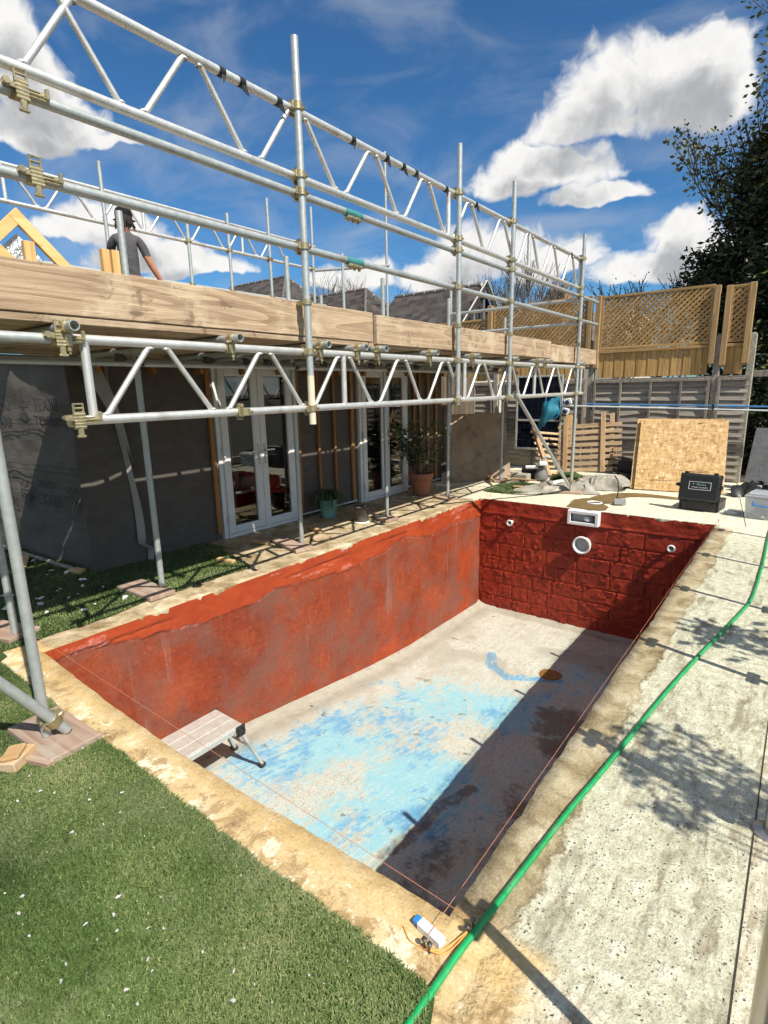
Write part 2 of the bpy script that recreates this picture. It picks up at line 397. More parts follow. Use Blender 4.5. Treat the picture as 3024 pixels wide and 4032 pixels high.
MT['cap'] = plain('black_cap', (.010, .010, .011), .85, 0, .15, 30, .002, .2)
MT['hair'] = plain('dark_hair', (.022, .014, .010), .6, 0, .3, 60, .01)
MT['can'] = plain('green_can', (.03, .32, .06), .35, .2, .1, 30)
MT['stone'] = plain('stone_chip', (.82, .80, .74), .85, 0, .2, 30, .004)
MT['brick'] = plain('chimney_brick', (.34, .17, .09), .85, 0, .2, 8, .006)
MT['bark'] = plain('bark', (.11, .085, .06), .9, 0, .3, 12, .01)
MT['twig'] = plain('bare_twig', (.14, .115, .095), .9, 0, .2, 6)
MT['terracotta'] = plain('terracotta', (.36, .145, .08), .7, 0, .12, 9, .001)
MT['glaze'] = plain('green_glaze', (.20, .40, .33), .3, 0, .16, 9, .001)
MT['soil'] = plain('soil', (.055, .04, .028), .95, 0, .3, 30, .01)
MT['render'] = plain('house_render', (.55, .50, .42), .85, 0, .08, 3)
MT['dark_timber'] = plain('dark_timber', (.035, .032, .03), .7, 0, .15, 12)
MT['ridge_tile'] = plain('ridge_tile', (.10, .09, .085), .8, 0, .2, 8)
MT['mortar_line'] = plain('mortar_line', (.55, .53, .49), .9, 0, .12, 20)
MT['foil'] = plain('foil_insulation', (.55, .60, .64), .3, .7, .2, 7, .03)
MT['tool_steel'] = metal('tool_steel', (.20, .21, .195), .55, .5, 40, .25)
MT['mid_grey'] = plain('grey_sheet', (.16, .16, .16), .8, 0, .25, 5, .01)
MT['print'] = plain('membrane_print', (.035, .035, .037), .7, 0, .1, 30)
MT['label_white'] = plain('label_white', (.72, .73, .73), .5, 0, .03, 30)
MT['cell'] = plain('solar_cell', (.006, .008, .018), .18, 0, .1, 10, 0, .6)
MT['cell_back'] = plain('solar_backing', (.10, .11, .13), .2, 0, .05, 10, 0, .6)
MT['net_blue'] = None
MT['curtain'] = plain('curtain', (.30, .29, .27), .9, 0, .1, 8)
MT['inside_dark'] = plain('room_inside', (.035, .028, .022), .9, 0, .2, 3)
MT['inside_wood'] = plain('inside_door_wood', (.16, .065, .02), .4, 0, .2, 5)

def _m():
    m = M('glass_pane'); m.b.inputs['Transmission Weight'].default_value = 1.0; m.b.inputs['IOR'].default_value = 1.45
    MT['glass'] = m.done((.80, .86, .84), .01)
    # pane of the glass fence: thin, slightly green, mostly clear
    m = M('fence_glass'); out = m.t.nodes['Material Output']
    tr = m.n('ShaderNodeBsdfTransparent'); tr.inputs[0].default_value = (.95, .97, .96, 1)
    gl = m.n('ShaderNodeBsdfGlossy'); gl.inputs['Roughness'].default_value = .02
    lw = m.n('ShaderNodeLayerWeight'); lw.inputs[0].default_value = .5; fr = m.m('MULTIPLY_ADD', m.m('POWER', lw.outputs['Facing'], 5.0), .8, .035)
    mx = m.n('ShaderNodeMixShader'); m.put(mx.inputs[0], fr); m.put(mx.inputs[1], tr.outputs[0]); m.put(mx.inputs[2], gl.outputs[0])
    m.put(out.inputs[0], mx.outputs[0]); MT['fence_glass'] = m.mt
    m = M('door_glass'); out = m.t.nodes['Material Output']
    tr = m.n('ShaderNodeBsdfTransparent'); tr.inputs[0].default_value = (.72, .76, .74, 1)
    gl = m.n('ShaderNodeBsdfGlossy'); gl.inputs['Roughness'].default_value = .015
    lw = m.n('ShaderNodeLayerWeight'); lw.inputs[0].default_value = .5; fr = m.m('MULTIPLY_ADD', m.m('POWER', lw.outputs['Facing'], 4.0), .8, .10)
    mx = m.n('ShaderNodeMixShader'); m.put(mx.inputs[0], fr); m.put(mx.inputs[1], tr.outputs[0]); m.put(mx.inputs[2], gl.outputs[0])
    m.put(out.inputs[0], mx.outputs[0]); MT['door_glass'] = m.mt
    # clear plastic of the storage tub
    m = M('clear_plastic'); out = m.t.nodes['Material Output']
    tr = m.n('ShaderNodeBsdfTransparent'); tr.inputs[0].default_value = (.86, .88, .90, 1)
    df = m.n('ShaderNodeBsdfPrincipled'); df.inputs['Base Color'].default_value = (.70, .72, .74, 1); df.inputs['Roughness'].default_value = .2
    mx = m.n('ShaderNodeMixShader'); mx.inputs[0].default_value = .38; m.put(mx.inputs[1], tr.outputs[0]); m.put(mx.inputs[2], df.outputs[0])
    m.put(out.inputs[0], mx.outputs[0]); MT['clear'] = m.mt
    # breather membrane: grey felt with creases
    m = M('breather_membrane'); n = m.noise(m.scaled(m.co, (1, 1, 2.2)), 4.5, 6, .6, .8); n2 = m.noise(m.co, 60, 3, .6)
    cr = m.noise(m.scaled(m.co, (1.2, 1.2, 7)), 2.2, 5, .55, 1.5)
    col = m.ramp(m.m('ADD', m.m('MULTIPLY', n, .7), m.m('MULTIPLY', n2, .3)), [(.3, (.085, .074, .064)), (.7, (.130, .115, .100))])
    m.bump(m.m('ADD', m.m('MULTIPLY', cr, 1.0), m.m('MULTIPLY', n2, .03)), .010, .5); MT['membrane'] = m.done(col, .75, 0, .3)
    m = M('membrane_tape'); MT['membrane_pale'] = m.done(m.ramp(m.noise(m.co, 5, 4), [(.3, (.30, .29, .275)), (.7, (.38, .37, .35))]), .7, 0, .3)
    # net
    m = M('net_fabric'); out = m.t.nodes['Material Output']; n = m.noise(m.co, 9, 4, .6)
    tr = m.n('ShaderNodeBsdfTransparent'); tr.inputs[0].default_value = (.35, .75, .85, 1)
    df = m.n('ShaderNodeBsdfPrincipled'); m.put(df.inputs['Base Color'], m.ramp(n, [(.3, (.01, .15, .24)), (.7, (.025, .27, .38))])); df.inputs['Roughness'].default_value = .6
    mx = m.n('ShaderNodeMixShader'); mx.inputs[0].default_value = .8; m.put(mx.inputs[1], tr.outputs[0]); m.put(mx.inputs[2], df.outputs[0])
    m.put(out.inputs[0], mx.outputs[0]); MT['net_blue'] = m.mt
    # concrete surround of the pool: sandy haunching by the pool edge, pale worn slab further out
    m = M('pool_concrete'); x, y, z = m.xyz(m.co)
    jag = m.m('SUBTRACT', m.noise(m.co, 3.2, 8, .66), .5); jag2 = m.m('SUBTRACT', m.noise(m.vm('ADD', m.co, (7, 3, 0)), 14, 6, .7), .5)
    xx = m.m('ADD', x, m.m('ADD', m.m('MULTIPLY', jag, .18), m.m('MULTIPLY', jag2, .11))); yy = m.m('ADD', y, m.m('MULTIPLY', jag, .10))
    right = m.m('MULTIPLY', m.step(xx, -.52, -.545), m.step(y, 7.25, 7.05))
    near = m.m('MULTIPLY', m.step(yy, 1.30, 1.24), m.step(xx, -.36, -.46))
    left = m.m('MULTIPLY', m.step(x, -3.95, -4.25), m.step(y, 8.2, 7.6))
    fine = m.noise(m.co, 85, 5, .7); mid = m.noise(m.co, 17, 6, .65); big = m.noise(m.co, 2.3, 5, .6)
    strk = m.noise(m.scaled(m.co, (14, 3.2, 1)), 1.0, 6, .7, .8)
    pit = m.vor(m.vm('ADD', m.co, m.vm('SCALE', m.noise(m.co, 14, 2, .5, col=True), .05)), 52)
    rough_ = m.m('MULTIPLY', m.step(xx, -.56, -.52), m.step(y, 6.9, 6.2))
    slab = m.ramp(m.m('ADD', m.m('MULTIPLY', fine, .45), m.m('MULTIPLY', mid, .55)), [(.36, (.26, .225, .15)), (.44, (.53, .485, .35)), (.52, (.70, .66, .505)), (.60, (.82, .785, .635))])
    pits = m.m('MULTIPLY', m.m('MULTIPLY', m.step(pit, .24, .12), m.step(mid, .44, .56)), m.step(m.noise(m.co, 6, 3), .34, .52))
    slab = m.mix(m.m('MULTIPLY', pits, m.m('MULTIPLY_ADD', rough_, .6, .12)), slab, (.12, .10, .075))
    ring = m.m('MULTIPLY', m.m('MULTIPLY', m.step(fine, .53, .60), m.step(mid, .42, .5)), rough_)
    slab = m.mix(m.m('MULTIPLY', ring, .7), slab, (.27, .235, .165))
    wear = m.m('MULTIPLY', m.step(strk, .46, .62), m.m('MULTIPLY', m.step(big, .36, .56), rough_))
    slab = m.mix(m.m('MULTIPLY', wear, .72), slab, (.23, .175, .115))
    slab = m.mix(m.m('MULTIPLY', m.step(big, .58, .74), .30), slab, (.42, .34, .225))
    s2 = m.noise(m.vm('ADD', m.co, (3, 8, 0)), 4.2, 8, .68, .6)
    sand = m.ramp(m.m('ADD', m.m('MULTIPLY', s2, .75), m.m('MULTIPLY', fine, .25)), [(.35, (.17, .105, .050)), (.42, (.36, .245, .125)), (.48, (.55, .405, .205)), (.54, (.62, .475, .26)), (.62, (.78, .68, .49))])
    sand2 = m.ramp(m.m('ADD', m.m('MULTIPLY', s2, .7), m.m('MULTIPLY', fine, .3)), [(.36, (.19, .13, .065)), (.45, (.36, .275, .16)), (.54, (.50, .405, .26)), (.62, (.66, .575, .42))])
    dust = m.ramp(mid, [(.3, (.30, .24, .155)), (.7, (.44, .37, .255))])
    col = m.mix(m.m('MULTIPLY', left, .85), slab, dust)
    gold = m.ramp(m.m('ADD', m.m('MULTIPLY', s2, .5), m.m('MULTIPLY', fine, .5)), [(.40, (.44, .29, .12)), (.5, (.60, .42, .19)), (.6, (.68, .51, .27))])
    inner = m.step(m.m('ADD', y, m.m('MULTIPLY', jag2, .16)), 1.085, 1.115)
    sand = m.mix(m.m('MULTIPLY', m.step(m.noise(m.vm('ADD', m.co, (1, 5, 0)), 6.5, 9, .72, .5), .505, .575), .72), sand, (.31, .195, .085))
    sand = m.mix(m.m('MULTIPLY', m.step(m.noise(m.vm('ADD', m.co, (9, 2, 0)), 8, 9, .72, .5), .54, .60), .8), sand, (.80, .72, .54))
    sand = m.mix(m.m('MULTIPLY', inner, .82), sand, gold)
    sand2 = m.mix(m.m('MULTIPLY', m.step(m.noise(m.vm('ADD', m.co, (4, 5, 0)), 6.5, 9, .72, .5), .52, .60), .6), sand2, (.22, .15, .075))
    col = m.mix(right, col, sand2); col = m.mix(near, col, sand)
    hgt = m.m('ADD', m.m('MULTIPLY', mid, m.m('MULTIPLY_ADD', rough_, 1.0, .35)), m.m('SUBTRACT', m.m('MULTIPLY', fine, .3), m.m('MULTIPLY', m.m('MULTIPLY', pits, m.m('SUBTRACT', 1.0, m.m('MAXIMUM', near, right))), .9)))
    hgt = m.m('ADD', hgt, m.m('MULTIPLY', m.m('MAXIMUM', right, near), .2)); hgt = m.m('ADD', hgt, m.m('MULTIPLY', m.m('MAXIMUM', near, right), m.m('MULTIPLY', s2, .15)))
    m.bump(hgt, .014); MT['concrete'] = m.done(col, .88, 0, .25)
    # red tanking paint, worn and chalky
    def red(name, a, b, c, chalk):
        m = M(name); n = m.noise(m.co, 1.9, 8, .66); n2 = m.noise(m.co, 34, 5, .65); n3 = m.noise(m.vm('ADD', m.co, (5, 1, 2)), 2.3, 7, .66, .4)
        drip = m.noise(m.scaled(m.co, (9, 9, .7)), 1.0, 4, .6)
        col = m.ramp(m.m('ADD', m.m('MULTIPLY', n, .65), m.m('MULTIPLY', n2, .35)), [(.38, a), (.5, b), (.60, c)])
        if chalk:
            bd = m.attr('band')
            ch = m.m('MULTIPLY', m.step(n3, .40, .66), m.m('SUBTRACT', 1.0, bd))
            col = m.mix(m.m('MULTIPLY', ch, .66), col, (.165, .080, .060))
            col = m.mix(m.m('MULTIPLY', m.m('MULTIPLY', m.step(drip, .60, .72), m.m('SUBTRACT', 1.0, bd)), .35), col, (.30, .18, .145))
            col = m.mix(m.m('MULTIPLY', m.step(n2, .62, .72), m.m('MULTIPLY', m.m('SUBTRACT', 1.0, bd), .25)), col, (.36, .27, .22))
            col = m.mix(bd, col, m.ramp(n, [(.35, (.30, .038, .010)), (.65, (.42, .066, .016))]))
            col = m.mix(m.m('MULTIPLY', m.attr('crack'), .9), col, (.05, .012, .008))
            col = m.mix(m.m('MULTIPLY', m.attr('edge'), m.step(n2, .4, .6, .15, .85)), col, (.58, .24, .19))
        m.bump(m.m('ADD', m.m('MULTIPLY', n2, .5), m.noise(m.co, 9, 6, .65)), .006 if chalk else .010)
        return m.done(col, m.m('MULTIPLY_ADD', n, .3, .36 if not chalk else .5), 0, .35)
    MT['red_left'] = red('red_paint_worn', (.185, .029, .010), (.265, .046, .015), (.32, .068, .025), True)
    MT['red_far'] = red('red_paint_glossy', (.20, .018, .008), (.27, .026, .010), (.33, .040, .014), False)
    # pool floor
    m = M('pool_floor_paint'); fine = m.noise(m.co, 70, 5, .7); mid = m.noise(m.co, 16, 7, .68); lg = m.noise(m.co, 2.4, 5, .6)
    blue = m.attr('blue'); wet = m.attr('wet'); deep = m.attr('deep'); pink = m.attr('edge')
    mp = m.n('ShaderNodeMapping'); m.put(mp.inputs[0], m.co); mp.inputs['Rotation'].default_value = (0, 0, rad(38)); mp.inputs['Scale'].default_value = (24, 7, 1)
    strk = m.noise(mp.outputs[0], 1.0, 7, .68, .6); scr = m.noise(m.scaled(mp.outputs[0], (3.2, 1.3, 1)), 1.0, 4, .65)
    brk = m.m('ADD', m.m('MULTIPLY', strk, .45), m.m('ADD', m.m('MULTIPLY', mid, .25), m.m('MULTIPLY', fine, .3)))
    base = m.ramp(m.m('ADD', m.m('MULTIPLY', brk, .6), m.m('MULTIPLY', fine, .4)), [(.36, (.25, .24, .20)), (.46, (.44, .43, .36)), (.54, (.565, .555, .475)), (.62, (.68, .67, .59))])
    base = m.mix(m.m('MULTIPLY', m.step(lg, .5, .66), .4), base, (.40, .345, .25))
    wash = m.step(m.m('ADD', blue, m.m('MULTIPLY', m.m('SUBTRACT', m.m('ADD', m.m('MULTIPLY', scr, .5), m.m('MULTIPLY', strk, .5)), .5), 4.0)), .10, .75)
    base = m.mix(m.m('MULTIPLY', wash, .66), base, (.37, .535, .545))
    bm = m.step(m.m('ADD', blue, m.m('MULTIPLY', m.m('SUBTRACT', brk, .5), 4.6)), .30, .85)
    bcol = m.mix(m.step(m.m('ADD', deep, m.m('MULTIPLY', m.m('SUBTRACT', brk, .5), 5.0)), .15, .8), (.23, .50, .59), (.05, .29, .54))
    col = m.mix(m.m('MULTIPLY', bm, m.m('MULTIPLY_ADD', fine, .5, .50)), base, bcol)
    speck = m.m('MULTIPLY', m.step(scr, .54, .60), m.step(fine, .46, .54))
    col = m.mix(m.m('MULTIPLY', speck, m.m('MULTIPLY', m.step(blue, .05, .4), .45)), col, (.66, .66, .57))
    col = m.mix(m.m('MULTIPLY', m.step(fine, .40, .33), .28), col, (.16, .20, .22))
    col = m.mix(m.m('MULTIPLY', m.m('MULTIPLY', pink, m.step(brk, .40, .56, .35, 1.0)), .9), col, (.235, .195, .14))
    wm = m.step(m.m('ADD', wet, m.m('MULTIPLY', m.m('SUBTRACT', mid, .5), 1.3)), .30, .72)
    col = m.mix(m.m('MULTIPLY', wm, .72), col, (.11, .078, .048))
    m.bump(m.m('ADD', m.m('MULTIPLY', mid, .6), m.m('MULTIPLY', fine, .4)), .004)
    MT['pool_floor'] = m.done(col, m.m('MULTIPLY_ADD', wm, -.3, .8), 0, .3)
    # turf and leaves
    m = M('turf_blade'); tint = m.attr('tint'); n = m.noise(m.co, 1.6, 5, .6); n2 = m.noise(m.co, 9, 3, .6)
    col = m.ramp(tint, [(0, (.036, .064, .014)), (.45, (.082, .132, .034)), (.8, (.142, .196, .064)), (1, (.27, .28, .12))])
    col = m.mix(m.m('MULTIPLY', m.step(n, .48, .68), .5), col, (.215, .235, .12))
    col = m.mix(m.m('MULTIPLY', m.step(n2, .6, .75), .3), col, (.20, .22, .13))
    MT['turf'] = m.done(col, .55, 0, .35)
    m = M('turf_base'); MT['turf_base'] = m.done(m.ramp(m.noise(m.co, 40, 4), [(.3, (.03, .05, .014)), (.7, (.06, .095, .028))]), .9, 0, .2)
    def leaf(name, stops, rough=.5):
        m = M(name); m.put(m.b.inputs['Subsurface Weight'], 0.0)
        return m.done(m.ramp(m.attr('tint'), stops), rough, 0, .4)
    MT['leaf_dark'] = leaf('evergreen_leaf', [(0, (.010, .017, .006)), (.6, (.030, .044, .013)), (.85, (.075, .085, .022)), (1, (.15, .14, .04))])
    MT['leaf_light'] = leaf('spring_leaf', [(0, (.06, .085, .022)), (.5, (.15, .17, .05)), (1, (.29, .27, .10))])
    MT['leaf_pot'] = leaf('pot_leaf', [(0, (.02, .045, .012)), (1, (.07, .12, .035))], .35)
    # ground, dust sheet, osb, ply, slate, hose, mortar
    m = M('garden_ground'); MT['ground'] = m.done(m.ramp(m.noise(m.co, 3, 7, .65), [(.3, (.06, .05, .035)), (.7, (.13, .11, .075))]), .95, 0, .2)
    m = M('dust_sheet'); n = m.noise(m.co, 7, 6, .65); wv = m.wave(m.co, 160, 1, 1, 'BANDS', 'DIAGONAL')
    MT['sheet'] = m.done(m.mix(m.m('MULTIPLY', wv, .2), m.ramp(n, [(.3, (.22, .20, .165)), (.55, (.36, .335, .28)), (.75, (.52, .49, .42))]), (.12, .11, .1)), .9, 0, .2)
    m = M('osb'); p = m.vm('ADD', m.co, m.vm('SCALE', m.noise(m.co, 6, 2, .5, col=True), .05))
    a1 = m.vor(m.scaled(p, (9, 1, 26)), 1.6, 'F1', 'Color'); a2 = m.vor(m.scaled(m.vm('ADD', p, (3, 0, 1)), (24, 1, 10)), 1.4, 'F1', 'Color')
    fa = m.xyz(a1)[0]; fb = m.xyz(a2)[1]; f = m.m('ADD', m.m('MULTIPLY', fa, .5), m.m('MULTIPLY', fb, .5))
    col = m.ramp(f, [(.1, (.34, .195, .075)), (.4, (.53, .335, .145)), (.75, (.62, .42, .205)), (.97, (.78, .62, .40))])
    col = m.mix(m.m('MULTIPLY', m.noise(m.co, 50, 3), .25), col, (.40, .23, .09)); m.bump(f, .003); MT['osb'] = m.done(col, .7, 0, .3)
    m = M('old_plywood'); n = m.noise(m.co, 3.2, 7, .68, .6)
    col = m.ramp(n, [(.3, (.14, .105, .075)), (.48, (.30, .215, .145)), (.68, (.38, .29, .205))]); col = m.mix(m.m('MULTIPLY', m.step(m.noise(m.co, 5, 8, .7), .54, .68), .45), col, (.36, .32, .27))
    MT['ply'] = m.done(col, .85, 0, .2)
    m = M('slate'); v = m.rnd(); n = m.noise(m.co, 5, 5, .65)
    col = m.ramp(v, [(0, (.030, .026, .025)), (.5, (.058, .050, .047)), (.85, (.088, .078, .073)), (1, (.085, .055, .045))]); col = m.mix(m.m('MULTIPLY', n, .25), col, (.13, .115, .10))
    m.bump(n, .006); MT['slate'] = m.done(col, .8, 0, .2)
    m = M('hose'); wv = m.wave(m.scaled(m.co, (1, 1, 1)), 60, .2, 0); n = m.noise(m.co, 30, 3)
    m.bump(m.wave(m.co, 110, .0, 0, 'BANDS', 'DIAGONAL'), .0012); MT['hose'] = m.done(m.mix(m.m('MULTIPLY', m.step(m.noise(m.co, 9, 6, .7), .52, .66), .35), m.ramp(n, [(.3, (.006, .30, .085)), (.7, (.014, .41, .13))]), (.30, .34, .22)), .42, 0, .5)
    m = M('wet_mortar'); n = m.noise(m.co, 8, 6, .65)
    m.bump(n, .004); MT['mortar'] = m.done(m.ramp(n, [(.3, (.13, .082, .030)), (.7, (.21, .14, .058))]), .55, 0, .4)
    m = M('concrete_post'); n = m.noise(m.co, 30, 6, .68); n2 = m.noise(m.co, 3, 4)
    col = m.ramp(n, [(.3, (.22, .195, .155)), (.6, (.40, .365, .30))]); col = m.mix(m.m('MULTIPLY', m.step(n2, .5, .7), .4), col, (.20, .17, .12))
    m.bump(n, .006); MT['conc_post'] = m.done(col, .9, 0, .2)
_m()

# ------------------------------------------------------------------ ground, pool, surround, turf
PX0, PX1, PY0, PY1 = -3.80, -.70, 1.215, 7.30
def e_near(x): x = np.asarray(x, float); return PY0 - .05 * np.sin(np.pi * np.clip((x - PX0) / (PX1 - PX0), 0, 1)) ** 1.3 + .010 * (fbm(x * 5, x * 0 + 1, 4, 3) - .5) + .006 * (fbm(x * 25, x * 0 + 1, 3, 31) - .5)
def e_far(x): x = np.asarray(x, float); return PY1 + .020 * (fbm(x * 4, x * 0 + 2, 4, 5) - .5) + .012 * (fbm(x * 22, x * 0, 3, 15) - .5)
def e_left(y): y = np.asarray(y, float); return PX0 + .024 * (fbm(y * 4, y * 0 + 3, 4, 7) - .5) + .016 * (fbm(y * 20, y * 0, 3, 17) - .5)
def e_right(y): y = np.asarray(y, float); return PX1 - .010 + .018 * (fbm(y * 3, y * 0 + 4, 4, 9) - .5) + .016 * (fbm(y * 16, y * 0, 4, 19) - .5)
def floor_z(y): y = np.asarray(y, float); return np.interp(y, [1.0, 2.3, 4.6, 5.4, 7.4], [-1.33, -1.36, -1.64, -1.70, -1.73])

# ground far around (ring about the pool)
mb = MB(); o = 260.0
a0, a1, b0, b1 = PX0 - .3, PX1 + .3, PY0 - .3, PY1 + .3; z = -.03
for (x0, x1, y0, y1) in ((-o, a0, -o, o), (a1, o, -o, o), (a0, a1, -o, b0), (a0, a1, b1, o)):
    mb.add([(x0, y0, z), (x1, y0, z), (x1, y1, z), (x0, y1, z)], [(0, 1, 2, 3)])
mb.build('ground', MT['ground'], None, kind='structure', label='bare garden ground all around the pool')

# concrete pool surround
mb = MB()
def patch(xs, ys, fx=None, fy=None):
    P = np.zeros((len(xs), len(ys), 3)); X, Y = np.meshgrid(xs, ys, indexing='ij'); P[..., 0] = X; P[..., 1] = Y
    P[..., 2] = .004 * (fbm(X * 2.1, Y * 2.1, 4, 40) - .5)
    return P
xs = np.linspace(PX0, PX1, 180); ys = np.linspace(PY0, PY1, 340)
OUTX0, OUTX1, OUTY0, OUTY1 = -5.6, 1.6, -2.0, 10.75
L1 = np.concatenate([np.linspace(OUTY0, .8, 5), [1.0, 1.1]])
def strip(n, f_edge, outer, along, axis, sgn):
    rows = []
    for t in (1, .55, .25, .1, .03, 0): rows.append(t)
    P = np.zeros((len(along), len(rows) + 2, 3)); e = f_edge(along)
    for k, t in enumerate(rows):
        c = e + (outer - e) * t
        P[:, k, axis] = c; P[:, k, 1 - axis] = along; P[:, k, 2] = 0
    P[:, -3, 2] = 0; P[:, -2] = P[:, -3]; P[:, -2, 2] = -.010; P[:, -2, axis] += -.003 * sgn
    P[:, -1] = P[:, -3]; P[:, -1, 2] = -.045; P[:, -1, axis] += .004 * sgn
    mb.grid(P if (axis == 1) == (sgn < 0) else P[::-1])
strip(0, e_near, OUTY0, xs, 1, -1)
strip(0, e_far, OUTY1, xs, 1, 1)
strip(0, e_left, OUTX0, ys, 0, -1)
strip(0, e_right, OUTX1, ys, 0, 1)
for (x0, x1, y0, y1) in ((OUTX0, PX0, OUTY0, PY0), (PX1, OUTX1, OUTY0, PY0), (OUTX0, PX0, PY1, OUTY1), (PX1, OUTX1, PY1, OUTY1)):
    mb.add([(x0, y0, 0), (x1, y0, 0), (x1, y1, 0), (x0, y1, 0)], [(0, 1, 2, 3)])
mb.build('concrete_deck', MT['concrete'], None, kind='structure', label='pale worn concrete slab with sandy haunching round the pool')

mb = MB(); mb.box((.022, 4.4, .001), (.004, 8.0, .004)); mb.build('slab_joint', MT['soil'], None, kind='structure', label='dark joint along the slab below the glass fence')
mb = MB(); mb.box((-.62, 9.0, .001), (.006, 3.3, .004), rotz(.12)); mb.build('slab_joint', MT['soil'], None, kind='structure', label='dark joint across the far slab')
# left pool wall: chalky lower coat, thick orange-red band along the top
ny, nz = 420, 124
Yg, Tg = np.meshgrid(np.linspace(PY0 - .02, PY1 + .02, ny), np.linspace(0, 1, nz), indexing='ij')
Zg = floor_z(Yg) * Tg - .006
low = -.25 + .10 * (fbm(Yg * 1.5, Yg * 0, 4, 50) - .5) * 2 + .05 * (fbm(Yg * 7, Yg * 0, 4, 51) - .5) + .16 * np.exp(-((Yg - 6.6) / .5) ** 2) * 0
low = low + .15 * sm(Yg, 2.4, 1.3)
band = sm(Zg - low + .025 * (fbm(Yg * 18, Zg * 18, 3, 52) - .5), -.004, .012)
patchy = sm(fbm(Yg * 1.3 + 4, Zg * 1.8, 4, 53) + .25 * np.exp(-((Yg - 6.6) / .35) ** 2 - ((Zg + .55) / .2) ** 2), .66, .70) * .55
edge = np.exp(-((Zg - low) / .010) ** 2) * sm(fbm(Yg * 4, Zg * 3, 4, 54), .42, .6)
scr = sm(fbm(Yg * 5, Zg * 22, 5, 55), .62, .70) * band * sm(fbm(Yg * 1.4, Zg * 2, 3, 56), .45, .62)
cl = -.075 - .05 * fbm(Yg * 2, Yg * 0, 4, 57)
crack = np.exp(-((Zg - cl - .012 * (fbm(Yg * 14, Yg * 0, 3, 58) - .5)) / .006) ** 2) * sm(fbm(Yg * 1.6, Yg * 0, 3, 59), .40, .52)
X = PX0 - .006 + .012 * band + .010 * (fbm(Yg * 3, Zg * 3, 5, 60) - .5) + band * .012 * (fbm(Yg * 7, Zg * 14, 5, 61) - .5) + .006 * scr - .010 * crack + .003 * (fbm(Yg * 30, Zg * 30, 3, 62) - .5)
wl = fast_mesh('pool_wall_left', np.stack([X, Yg, Zg], -1).reshape(-1, 3), grid_faces(ny, nz, True), MT['red_left'],
    {'band': np.clip(band + patchy, 0, 1), 'edge': np.clip(edge + scr * .8, 0, 1), 'crack': crack}, True, kind='structure', label='chalky red painted pool wall with thick orange-red band on top')

# far pool wall: painted blockwork, every block a piece of its own
bx = np.linspace(PX0 - .03, PX1 + .03, 220); bz = np.linspace(-.006, -1.80, 130)
Xg, Zg = np.meshgrid(bx, bz, indexing='ij')
bandz = sm(Zg, -.235, -.215)
Y = PY1 + .001 - .008 * bandz - .022 * (fbm(Xg * 6, Zg * 9, 5, 70) - .5) * (.6 + 1.2 * bandz) - .010 * np.exp(-((Zg + .215 - .012 * fbm(Xg * 3, Xg * 0, 3, 72)) / .014) ** 2)
wf = fast_mesh('pool_wall_far', np.stack([Xg, Y, Zg], -1).reshape(-1, 3), grid_faces(220, 130, True), MT['red_far'], None, True, kind='structure', label='deep red painted blockwork wall at the far end of the pool')
zc = -.235; row = 0; rb = random.Random(5)
while zc > -1.66:
    h = rb.choice([.205, .215, .215, .22]); x = PX0 + (-.21 if row % 2 else -.02) + rb.uniform(-.10, .10)
    while x < PX1 + .02:
        wd_ = rb.choice([.43, .44, .44, .45, .30, .24]); x0 = max(x + .005, PX0 - .02); x1 = min(x + wd_ - .005, PX1 + .02); z1 = zc - .004; z0 = max(zc - h + .006, -1.76)
        if x1 - x0 > .05 and z1 - z0 > .06:
            nx_ = max(8, int((x1 - x0) / .017)); nz_ = 13
            ea, eb = .006 / (x1 - x0), .006 / (z1 - z0); U, V = np.meshgrid(np.concatenate([[0], np.linspace(ea, 1 - ea, nx_), [1]]), np.concatenate([[0], np.linspace(eb, 1 - eb, nz_), [1]]), indexing='ij')
            sd = rb.randint(0, 999); lump = fbm(U * (x1 - x0) * 9 + sd, V * 1.9 + sd, 4, 80)
            Xb = x0 + (x1 - x0) * U + .012 * (fbm(U * 3 + sd, V * 4, 3, 81) - .5); Zb = z0 + (z1 - z0) * V + .014 * (fbm(U * 5, V * 3 + sd, 3, 82) - .5)
            rim = np.minimum(np.minimum(U, 1 - U) * (x1 - x0), np.minimum(V, 1 - V) * (z1 - z0)); prof = np.maximum(sm(rim, -.001, .0055), .9 * sm(fbm((x0 + U * (x1 - x0)) * 6, (z0 + V * (z1 - z0)) * 6, 3, 87), .50, .62))
            Yb = PY1 + .004 - prof * (.0065 + rb.uniform(0, .003)) - prof * .010 * (lump - .45) - prof * .012 * sm(fbm(U * (x1 - x0) * 26 + sd, V * 6 + sd, 4, 84), .58, .64) * (fbm(U * 4 + sd, V * 2, 3, 85) > .5)
            rough_f = rb.random()
            if rough_f > .45: Yb = Yb - prof * .010 * np.maximum(0, np.abs(fbm(U * (x1 - x0) * 14 + sd, V * 3.2 + sd, 4, 83) - .5) * -14 + .6)
            b = MB(); b.grid(np.stack([Xb, Yb, Zb], -1)[::-1]); b.build('block', MT['red_far'], wf)
        x += wd_
    zc -= h; row += 1
